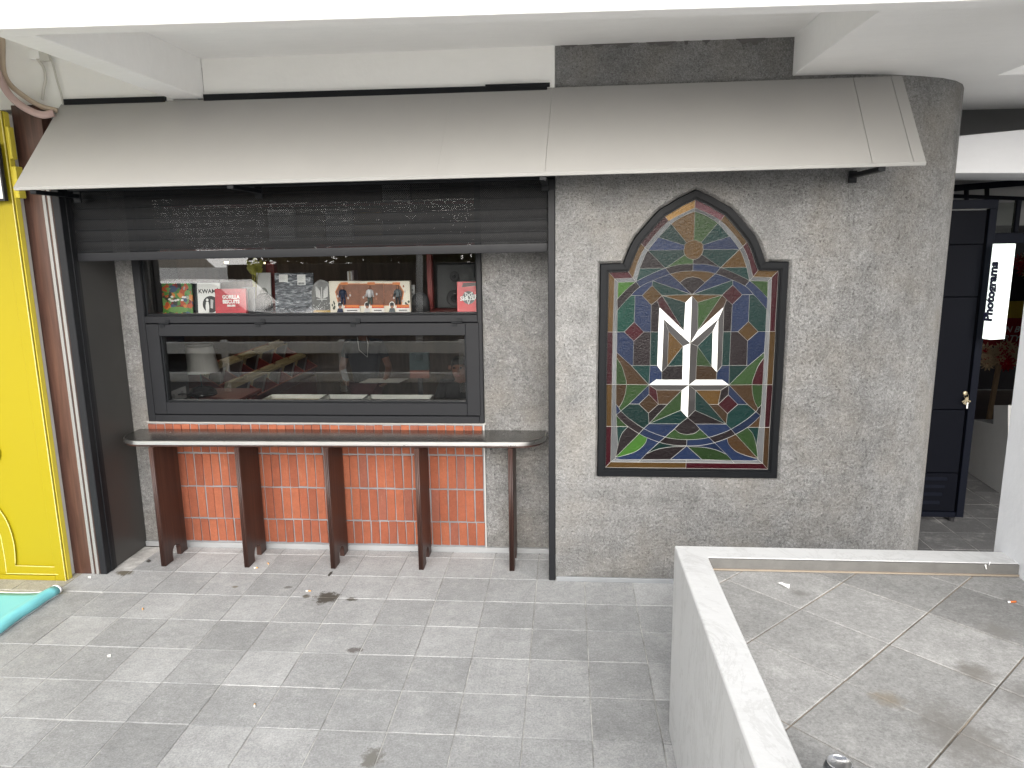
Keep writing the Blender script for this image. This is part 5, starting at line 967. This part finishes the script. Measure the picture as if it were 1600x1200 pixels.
flat('dark_header', [(-wd*.28, ht*.82), (wd*.42, ht*.86), (wd*.40, ht*.97), (-wd*.2, ht*.96)], M, simple('dark print', (.10, .06, .06), .4), t_); flat('grey_disc', disc(.006, ht*.47, wd*.30), M, simple('grey disc print', (.10, .10, .10), .4), t_)
S5 = [(.006+wd*.30*math.cos(math.radians(-90+72*k)), ht*.47+wd*.31*math.sin(math.radians(-90+72*k))) for k in range(5)]
st = MB()
for k in range(5): a, c = S5[k], S5[(k+2) % 5]; st.bar((a[0], -.0025-.0003*k, a[1]), (c[0], -.0025-.0003*k, c[1]), .0048, .0006, (0, 1, 0))
st.xf(M).build('star_emblem', M_CW, t_)
lettering('SLAYER', .040, M @ T(.006, -.0046, ht*.46) @ Matrix.Rotation(-.12, 4, 'Y') @ UPR, M_CW, t_, bold=.0012, shear=.25, sx=.92)

M_PALE = [M_CW, simple('cream card box', (.3, .27, .2), .6), M_LG, simple('ochre card box', (.22, .16, .08), .6)]
for k in range(6):
    x_ = -1.95+k*.21; tag(MB().box(x_, x_+.19, .885, .93, 2.402 if k > 3 else 2.14, 2.52 if k > 3 else 2.36).build('storage_box', M_PALE[k % 4], bevel=.002), 'pale box behind the perforated shutter, %s from the left of six' % ('first', 'second', 'third', 'fourth', 'fifth', 'sixth')[k], 'box', 'boxes behind the shutter')
# lower part: table lamp, socket, glass trays, record rack, people
tb1 = thing('side_table', 'dark red table under the lamp by the left end of the window', 'table', (-2.75, 1.35, FZ)); MB().box(-3.1, -2.42, 1.1, 1.62, .885, .912).build('table_top', M_REDW, tb1, bevel=.003)
for x, y in ((-3.05, 1.15), (-2.47, 1.15), (-3.05, 1.57), (-2.47, 1.57)): MB().box(x-.02, x+.02, y-.02, y+.02, FZ, .884).build('leg', M_REDW, tb1, bevel=.003)
YL = 1.34; lx = aty(313, 580, YL).x; lzb = aty(313, 580.5, YL).z; lzt = aty(311, 541, YL).z; rb_ = (aty(341.5, 578, YL).x-aty(287, 578, YL).x)/2; rtp = (aty(332, 541, YL).x-aty(290, 541, YL).x)/2
lam = thing('table_lamp', 'table lamp with a pale tapered shade and domed black foot', 'lamp', (lx, YL, .912))
MB().lathe([(rb_, lzb-.912), (rtp, lzt-.912), (rtp-.004, lzt-.912), (rb_-.004, lzb-.912)], lam.location, 36).build('lamp_shade', simple('linen shade', (.62, .60, .56), .8, 0, .06, 20), lam, smooth=False)
MB().tube([(lx, YL, .93), (lx, YL, lzb+.06)], .006, 8).build('stem', M_BLACK, lam, smooth=True); MB().lathe([(.115, 0), (.115, .012), (.105, .035), (.075, .06), (.03, .074), (.001, .078)], lam.location, 28).build('foot', simple('gloss black foot', (.01, .011, .012), .12), lam, smooth=True)
sk_ = thing('wall_socket', 'white double wall socket plate with a plugged cable beside the lamp', 'socket', (-2.734, .83, 1.0)); MB().box(-2.7345, -2.724, .70, .955, .972, 1.062).build('plate', M_CW, sk_, bevel=.003)
for y in (.765, .89): MB().lathe([(.022, 0), (.022, .003), (.018, -.002), (.001, -.002)], n=16).xf(T(-2.7238, y, 1.017) @ Matrix.Rotation(math.pi/2, 4, 'Y')).build('socket_ring', M_LG, sk_, smooth=True)
MB().tube(smoothp([(-2.722, .83, 1.02), (-2.69, .85, 1.022), (-2.67, .93, 1.0), (-2.66, 1.0, .95)]), .006, 6).build('plug_cable', M_BLACK, sk_, smooth=True)
tb2 = thing('display_table', 'dark table carrying the flat glass trays behind the lower sash', 'table', (-1.5, 1.1, FZ)); MB().box(-2.24, -.45, .80, 1.32, .868, .895).build('table_top', simple('dark stained top', (.03, .025, .022), .4), tb2, bevel=.003)
for x, y in ((-2.2, .84), (-.5, .84), (-2.2, 1.28), (-.5, 1.28)): MB().box(x-.02, x+.02, y-.02, y+.02, FZ, .867).build('leg', M_BLACK, tb2)
M_EDGE = simple('bright tray edge', (.6, .6, .56), .35, .5)
for (xa, xb, lab) in ((-2.19, -1.735, 'left glass display tray with cream lining, nearest the lamp'), (-1.715, -1.395, 'middle glass display tray of the three on the table'), (-1.375, -.868, 'right long glass display tray on the table')):
    ty = thing('glass_tray', lab, 'display tray', ((xa+xb)/2, 1.14, .895)); MB().box(xa+.004, xb-.004, 1.0, 1.272, .8955, .898).build('lining', simple('cream lining', (.40, .33, .2), .7) if xa < -2 else M_ROOM, ty)
    e = MB()
    for (x0, x1, y0, y1) in ((xa, xb, .994, .999), (xa, xb, 1.273, 1.278), (xa, xa+.005, .999, 1.273), (xb-.005, xb, .999, 1.273)): e.box(x0, x1, y0, y1, .8955, .932)
    e.build('rim', M_EDGE, ty, bevel=.001)
pp_ = [atz(u, v, .94) for u, v in ((577, 598), (622, 594.5), (660, 593), (655, 597), (600, 600))]
rk = thing('record_rack', 'slanting oxblood record rack with a grid of cells full of records', 'record rack', (-3.3, 3.66, FZ))
OR = Vector((-3.04, 2.60, .585)); eu = Vector((0, 1, 0)); ew = Vector((-.51, 0, .315)).normalized(); en = Vector((.315, 0, .51)).normalized(); LU, LW, cu, cw_ = 2.14, .60, .428, .30
def rp3(u, w_, n): return OR+eu*u+ew*w_+en*n
def rbox(b, u0, u1, w0, w1, n0, n1): return b.hexa([rp3(u0, w0, n0), rp3(u1, w0, n0), rp3(u1, w1, n0), rp3(u0, w1, n0), rp3(u0, w0, n1), rp3(u1, w0, n1), rp3(u1, w1, n1), rp3(u0, w1, n1)])
rbox(MB(), 0, LU, 0, LW, -.2, -.19).build('back_board', M_REDW, rk)
M_REDE = simple('worn red edge', lin(176, 96, 74), .5)  # front edges of the rack coloured lighter than its boards
for k in range(6):
    dv = rbox(MB(), k*cu-.006, k*cu+.006, 0, LW, -.19, -.004).build('divider', M_REDW, rk); rbox(MB(), k*cu-.006, k*cu+.006, 0, LW, -.0035, 0).build('front_edge', M_REDE, dv)
for w0 in (-.012, cw_-.006, LW):
    dv = rbox(MB(), 0, LU, w0, w0+.012, -.19, -.005).build('shelf', M_REDW, rk); rbox(MB(), 0, LU, w0, w0+.012, -.0045, -.0005).build('front_edge', M_REDE, dv)
MB().box(-3.6, -3.06, 2.6, 4.74, FZ, .46).build('base_cabinet', M_REDW, rk, bevel=.004)
covs = [simple('sleeve print %s' % n_, c, .4, 0, .7, 26) for n_, c in (('ash', (.12, .12, .12)), ('black', (.03, .03, .032)), ('slate', (.05, .055, .07)), ('maroon', (.12, .03, .03)), ('grey', (.22, .22, .21)))]
M_SLV = simple('cream sleeve edges', (.62, .53, .34), .7, 0, .25, 60)
ri = random.Random(21)
for r in range(2):
    for k in range(5):
        u0 = k*cu+.03; wc = .05+r*cw_; st_ = thing('record_stack', 'records in the %s row of the red rack, %s cell counted from the lamp' % ('upper' if r else 'lower', ('first', 'second', 'third', 'fourth', 'fifth')[k]), 'records', rp3(u0+.18, wc, -.1), 'record stacks in the rack')
        b = MB(); nl = 13
        for q_ in range(nl):
            w0 = wc+.10+.115*q_/nl; hh = .052+ri.uniform(-.014, .016); sft = ri.uniform(-.012, .012); b.hexa([rp3(u0+sft, w0-.07, -.185), rp3(u0+.33+sft, w0-.07, -.185), rp3(u0+.33+sft, w0-.063, -.185), rp3(u0+sft, w0-.063, -.185), rp3(u0+sft, w0, hh), rp3(u0+.33+sft, w0, hh), rp3(u0+.33+sft, w0+.0065, hh), rp3(u0+sft, w0+.0065, hh)])
        b.build('sleeve_edges', M_SLV, st_)
        cv = MB().hexa([rp3(u0, wc+.025, -.185), rp3(u0+.33, wc+.025, -.185), rp3(u0+.33, wc+.03, -.185), rp3(u0, wc+.03, -.185), rp3(u0, wc+.092, .062), rp3(u0+.33, wc+.092, .062), rp3(u0+.33, wc+.097, .062), rp3(u0, wc+.097, .062)]).build('front_cover', covs[ri.randrange(5)], st_)
        MB().hexa([rp3(u0+.265, wc+.022, -.185), rp3(u0+.325, wc+.022, -.185), rp3(u0+.325, wc+.0245, -.185), rp3(u0+.265, wc+.0245, -.185), rp3(u0+.265, wc+.089, .064), rp3(u0+.325, wc+.089, .064), rp3(u0+.325, wc+.0915, .064), rp3(u0+.265, wc+.0915, .064)]).build('paper_band', M_LG, st_)

# people inside, half hidden by the window rail and reflections
def skin(name, J, E, m, parent, sub=1):
    me = bpy.data.meshes.new(name); idx = {k: i for i, k in enumerate(J)}; o_ = ORG[parent.name]
    me.from_pydata([tuple(Vector(J[k][:3])-o_) for k in J], [(idx[a], idx[c]) for a, c in E], [])
    ob = bpy.data.objects.new(name, me); COL.objects.link(ob); ob.modifiers.new('k', 'SKIN'); sd_ = ob.modifiers.new('s', 'SUBSURF'); sd_.levels = sub
    for k, i in idx.items():
        r = J[k][3]; ry = J[k][4] if len(J[k]) > 4 else r; me.skin_vertices[0].data[i].radius = (r, ry); me.skin_vertices[0].data[i].use_root = (i == 0)
    bpy.context.view_layer.update(); m2 = bpy.data.meshes.new_from_object(ob.evaluated_get(bpy.context.evaluated_depsgraph_get())); ob.modifiers.clear(); ob.data = m2; bpy.data.meshes.remove(me)
    m2.name = name; m2.materials.append(m); m2.shade_smooth(); ob.parent = parent; ORG[ob.name] = o_; return ob
M_FLESH = simple('light skin', lin(128, 88, 70), .6); M_NAVYC = simple('navy cotton', (.018, .022, .032), .85, 0, .2, 20, .3, 30); M_MAR = simple('maroon cotton', (.075, .018, .024), .85, 0, .2, 20, .3, 30); M_HAIR = simple('dark hair', (.012, .009, .008), .5)
def hand(J, E, pre, wrist, d, side, r=.011):
    """palm and five bent fingers growing from a wrist joint; d = direction of the fingers, side = thumb direction"""
    W_ = Vector(J[wrist][:3]); d = Vector(d).normalized(); side = Vector(side).normalized(); nrm_ = d.cross(side)
    J[pre+'palm'] = (*(W_+d*.05), .026, .014); E.append((wrist, pre+'palm'))
    for k, (off, ln) in enumerate(((.030, .070), (.010, .080), (-.010, .075), (-.030, .058))):
        a = W_+d*.085+side*off; c = a+d*ln*.5+nrm_*.008; e = c+d*ln*.35+nrm_*.03
        for s_, p in zip('abc', (a, c, e)): J[pre+str(k)+s_] = (*p, .0085)
        E += [(pre+'palm', pre+str(k)+'a'), (pre+str(k)+'a', pre+str(k)+'b'), (pre+str(k)+'b', pre+str(k)+'c')]
    a = W_+d*.035+side*.036; c = a+side*.026+d*.03; J[pre+'ta'] = (*a, .011); J[pre+'tb'] = (*c, .009); E += [(pre+'palm', pre+'ta'), (pre+'ta', pre+'tb')]
def person(label, x, y, pose, shirt, lower, long_hair=True):
    t_ = thing('person', label, 'person', (x, y, FZ)); J = {}
    for k, p in pose.items(): J[k] = (x+p[0], y+p[1], FZ+p[2], *p[3:])
    E = [('pelvis', 'belly'), ('belly', 'chest'), ('chest', 'neck'), ('neck', 'jaw'), ('jaw', 'skull')]
    for s_ in 'LR': E += [('chest', 'sh'+s_), ('sh'+s_, 'el'+s_), ('el'+s_, 'wr'+s_), ('pelvis', 'hp'+s_), ('hp'+s_, 'kn'+s_), ('kn'+s_, 'an'+s_), ('an'+s_, 'toe'+s_)]
    for s_ in 'LR':
        w_, e_ = Vector(J['wr'+s_][:3]), Vector(J['el'+s_][:3]); dd = (w_-e_).normalized(); hand(J, E, 'h'+s_, 'wr'+s_, dd, Vector((-1 if s_ == 'L' else 1, 0, .4)))
    Jb = dict(J)
    for k in ('chest', 'belly', 'shL', 'shR', 'pelvis'): Jb[k] = (*J[k][:3], *[r*.78 for r in J[k][3:]])
    skin('body', Jb, E, M_FLESH, t_)
    G = lambda k, f: (*J[k][:3], *[r*f for r in J[k][3:]])
    mid = {'el'+s_: None for s_ in 'LR'}
    Js = {k: G(k, 1.2) for k in ('belly', 'chest', 'shL', 'shR', 'pelvis')}; c9, n9 = Vector(J['chest'][:3]), Vector(J['neck'][:3]); Js['collar'] = (*(c9*.3+n9*.7), .075)
    for s_ in 'LR': Js['sl'+s_] = (*(Vector(J['sh'+s_][:3])*.35+Vector(J['el'+s_][:3])*.65), .058)
    skin('shirt', Js, [('pelvis', 'belly'), ('belly', 'chest'), ('chest', 'shL'), ('chest', 'shR'), ('chest', 'collar'), ('shL', 'slL'), ('shR', 'slR')], shirt, t_)
    Jl = {k: G(k, 1.14) for k in ('pelvis', 'hpL', 'hpR', 'knL', 'knR', 'anL', 'anR')}
    skin('trousers', Jl, [('pelvis', 'hpL'), ('pelvis', 'hpR'), ('hpL', 'knL'), ('hpR', 'knR'), ('knL', 'anL'), ('knR', 'anR')], lower, t_)
    hd, jw = Vector(J['skull'][:3]), Vector(J['jaw'][:3]); upv = (hd-jw).normalized(); fwd = Vector(pose['face'][:3]) if False else Vector((0, -1, -.25)).normalized()
    Jh = {'a': (*(hd+upv*.035-fwd*.02), .088), 'b': (*(hd-fwd*.05-upv*.02), .082), 'c': (*(jw-fwd*.075-upv*.06), .06)}
    if long_hair: Jh['d'] = (*(jw-fwd*.08-upv*.2), .055)
    skin('hair', Jh, [('a', 'b'), ('b', 'c')]+([('c', 'd')] if long_hair else []), M_HAIR, t_)
    fc = hd*.6+jw*.4+fwd*.088
    for s_ in (-1, 1):
        MB().lathe([(.011, 0), (.009, .004), (.001, .006)], n=10).xf(T(*(fc+Vector((s_*.032, .004, .022)))) @ Matrix.Rotation(math.pi/2, 4, 'X')).build('eye', M_HAIR, t_, smooth=True)
        MB().lathe([(.012, -.02), (.018, 0), (.012, .02)], n=8).xf(T(*(hd*.5+jw*.5+Vector((s_*.088, .01, 0))))).build('ear', M_FLESH, t_, smooth=True)
    MB().hexa([fc+Vector((a, b_, c_)) for a, b_, c_ in ((-.014, .012, -.03), (.014, .012, -.03), (.010, -.022, -.026), (-.010, -.022, -.026), (-.007, .012, .02), (.007, .012, .02), (.005, -.002, .02), (-.005, -.002, .02))]).build('nose', M_FLESH, t_, bevel=.003)
    MB().box(fc.x-.022, fc.x+.022, fc.y-.004, fc.y+.012, fc.z-.058, fc.z-.048).build('mouth', simple('lips', lin(140, 70, 66), .5) if 'lips' not in bpy.data.materials else bpy.data.materials['lips'], t_, bevel=.003)
    return t_, J
pose = dict(pelvis=(0, 0, .93, .15, .11), belly=(0, 0, 1.08, .135, .10), chest=(0, -.01, 1.28, .16, .11), neck=(0, -.02, 1.45, .052), jaw=(0, -.06, 1.53, .07, .075), skull=(0, -.06, 1.63, .085, .095),
    shL=(-.19, 0, 1.38, .062), elL=(-.27, -.02, 1.10, .046), wrL=(-.17, -.25, 1.03, .032), shR=(.19, 0, 1.38, .062), elR=(.29, -.03, 1.10, .046), wrR=(.30, -.27, 1.0, .032),
    hpL=(-.10, 0, .86, .10), knL=(-.11, -.02, .47, .068), anL=(-.11, .02, .09, .045), toeL=(-.12, -.14, .03, .035), hpR=(.10, 0, .86, .10), knR=(.11, -.02, .47, .068), anR=(.11, .02, .09, .045), toeR=(.12, -.14, .03, .035))
pA, JA = person('person in a navy top and maroon trousers standing inside, looking at a phone', -2.16, 3.9, pose, M_NAVYC, M_MAR)
hp_ = Vector(JA['hLpalm'][:3]); tag(MB().box(-.036, .036, -.005, .005, -.02, .125).xf(T(hp_.x+.02, hp_.y-.045, hp_.z) @ Matrix.Rotation(-.35, 4, 'Y') @ Matrix.Rotation(-.3, 4, 'X')).build('phone', simple('phone glass', (.3, .3, .31), .15), bevel=.004), 'mobile phone held by the person in the navy top', 'phone')
hr = Vector(JA['hRpalm'][:3]); tag(MB().prism([hr+Vector(p) for p in ((-.26, -.12, .02), (.20, -.16, .03), (.26, .06, .035), (-.2, .08, .03))], (0, 0, .004)).build('paper_sheet', M_PAPER), 'white sheet of paper held level in front of the navy top', 'paper')
NL = [Vector(JA['neck'][:3])+Vector(p) for p in ((-.055, -.055, .02), (-.02, -.13, -.12), (.075, -.14, -.2), (.085, -.12, -.05), (.05, -.055, .02))]
tag(MB().tube(NL, .003, 6).build('lanyard', M_PAPER), 'thin white lanyard around the neck of the standing person', 'lanyard')
pose2 = dict(pelvis=(0, .05, .52, .15, .12), belly=(0, .02, .67, .14, .11), chest=(0, -.05, .88, .16, .11), neck=(-.01, -.11, 1.04, .052), jaw=(-.02, -.17, 1.10, .07, .075), skull=(-.02, -.16, 1.20, .085, .095),
    shL=(-.19, -.05, .97, .062), elL=(-.25, -.17, .72, .046), wrL=(-.08, -.36, .80, .032), shR=(.19, -.05, .97, .062), elR=(.25, -.17, .72, .046), wrR=(.14, -.40, .78, .032),
    hpL=(-.11, -.02, .50, .10), knL=(-.13, -.42, .50, .07), anL=(-.13, -.40, .09, .045), toeL=(-.13, -.54, .03, .035), hpR=(.11, -.02, .50, .10), knR=(.13, -.42, .50, .07), anR=(.13, -.40, .09, .045), toeR=(.13, -.54, .03, .035))
for k_ in list(pose2):
    if k_[:2] not in ('an', 'to'): q_ = list(pose2[k_]); q_[2] += .20; pose2[k_] = tuple(q_)
px2 = aty(716, 550, 2.45)
pB, JB = person('person in black seated at the right inside the shop, head bent down', px2.x+.02, 2.61, pose2, simple('black cotton', (.012, .012, .014), .85), simple('black denim', (.02, .02, .024), .85), False)
stl = thing('stool', 'dark round stool under the seated person', 'stool', (px2.x+.02, 2.66, FZ)); MB().lathe([(.16, .56), (.17, .57), (.17, .60), (.15, .61)], stl.location, 24).build('seat', M_BLACK, stl)
for a in range(4): MB().tube([(stl.location.x+.12*math.cos(a*1.57+.78), 2.66+.12*math.sin(a*1.57+.78), FZ+.56), (stl.location.x+.17*math.cos(a*1.57+.78), 2.66+.17*math.sin(a*1.57+.78), FZ)], .012, 8).build('leg', M_BLACK, stl)
t0 = aty(655, 570, 2.2); bx = thing('dark_box', 'dark teal box with an orange lower edge on a stand, beside the seated person', 'box', (t0.x, 2.2, t0.z-.14))
MB().box(t0.x-.09, t0.x+.09, 2.2, 2.25, t0.z-.05, t0.z+.11).build('panel', simple('dark teal print', (.03, .055, .06), .35, 0, .5, 20), bx, bevel=.002); MB().box(t0.x-.09, t0.x+.09, 2.199, 2.25, t0.z-.125, t0.z-.051).build('orange_band', simple('burnt orange print', (.16, .04, .02), .4, 0, .3, 20), bx, bevel=.002)
MB().box(t0.x-.02, t0.x+.02, 2.21, 2.24, FZ, t0.z-.126).build('stand', M_BLACK, bx)

# ================================================================ ACROSS THE STREET (only met in reflections)
wr = thing('white_railing', 'low white two rail street railing', 'railing', (-4.5, -5.0, -.05))
M_RAIL = simple('white gloss rail', (.9, .9, .88), .5)
for z0, z1 in ((.575, .74), (.15, .29)): MB().box(-8.5, -1.25, -5.06, -5.0, z0, z1).build('rail', M_RAIL, wr, bevel=.01)
for k in range(5): MB().box(-8.4+k*1.76, -8.32+k*1.76, -5.12, -5.065, -.05, .76).build('post', M_RAIL, wr)
car = thing('parked_car', 'dark blue hatchback parked across the street', 'car', (-6.7, -8.6, -.05)); M_CAR = simple('dark blue car paint', (.012, .016, .03), .15); M_CGL = simple('car glass', (.10, .12, .13), .06)
bp = [(-2.1, .25), (2.1, .25), (2.15, .7), (1.9, .92), (1.0, 1.0), (.45, 1.5), (-1.4, 1.52), (-2.0, 1.05), (-2.12, .7)]
MB().prism([(-6.7+x, -9.4, z-.05) for x, z in bp], (0, 1.7, 0)).build('body', M_CAR, car, bevel=.07, seg=3)
MB().prism([(-6.7+x, -7.705, z-.05) for x, z in ((.85, 1.02), (.38, 1.43), (-.4, 1.44), (-.4, 1.02))], (0, .012, 0)).build('side_window', M_CGL, car); MB().prism([(-6.7+x, -7.705, z-.05) for x, z in ((-.48, 1.02), (-.48, 1.44), (-1.3, 1.44), (-1.75, 1.05))], (0, .012, 0)).build('side_window', M_CGL, car)
for x in (-1.35, 1.35):
    for y in (-9.35, -7.78): MB().lathe([(.3, -.1), (.32, -.08), (.32, .08), (.3, .1), (.2, .1), (.18, .06), (.001, .06)], n=24).xf(T(-6.7+x, y, .27) @ Matrix.Rotation(-math.pi/2, 4, 'X')).build('wheel', M_BLACK, car, smooth=True)
MB().box(-4.62, -4.57, -7.95, -7.75, .6, .72).build('headlight', M_RAIL, car, bevel=.01)
tag(MB().box(-8.5, -.5, -13.3, -13, -.05, 1.65).build('street_wall', simple('grey roadside wall', (.09, .088, .083), .9, 0, .3, 2)), 'long grey roadside wall across the street', 'wall')
tag(MB().tube([(-2.55, -8, -.05), (-2.5, -8, 1.5), (-2.42, -8, 3.5), (-2.45, -8, 6)], [.07, .06, .05, .04], 10).build('lamp_post', M_RAIL, smooth=True), 'slim white street post across the street', 'post')
M_TRUNK = simple('bark', (.08, .06, .045), .9, 0, .4, 10, .6, 20); M_FOL = simple('street foliage', (.045, .075, .025), .6, 0, .5, 3)
tr_ = random.Random(9)
for k, (x, y, h) in enumerate(((-7.6, -15.5, 2.9), (-5.4, -16, 3.2), (-3.4, -15.2, 2.9), (-1.6, -16, 3.2), (.4, -15.5, 2.8))):
    t_ = thing('street_tree', ['leafy tree behind the roadside wall, far left', 'tall leafy tree behind the roadside wall, left of the post', 'low leafy tree behind the roadside wall, right of the post', 'tall leafy tree behind the roadside wall, right', 'leafy tree behind the roadside wall, far right'][k], 'tree', (x, y, -.05), 'trees across the street')
    MB().tube([(x, y, -.05), (x+.1, y, h*.3), (x-.1, y+.1, h*.55), (x, y, h*.8)], [.16, .13, .1, .04], 8).build('trunk', M_TRUNK, t_, smooth=True)
    b = MB()
    for q_ in range(1500):
        a, e_, rr = tr_.uniform(0, 6.28), math.asin(tr_.uniform(-1, 1)), tr_.random()**.4
        lump = 1+.25*math.sin(a*3+k)+.2*math.sin(e_*5+a*2); p = Vector((x+math.cos(a)*math.cos(e_)*rr*1.3*lump, y+math.sin(a)*math.cos(e_)*rr*1.1*lump, h*.62+math.sin(e_)*rr*h*.40*lump))
        d1 = Vector((tr_.uniform(-1, 1), tr_.uniform(-1, 1), tr_.uniform(-.6, .6))).normalized()*.16; d2 = d1.cross(Vector((tr_.uniform(-1, 1), tr_.uniform(-1, 1), 1))).normalized()*.08
        b.add([p-d1, p+d2, p+d1, p-d2], [(0, 1, 2, 3)])
    b.build('crown', M_FOL, t_, clean=False)
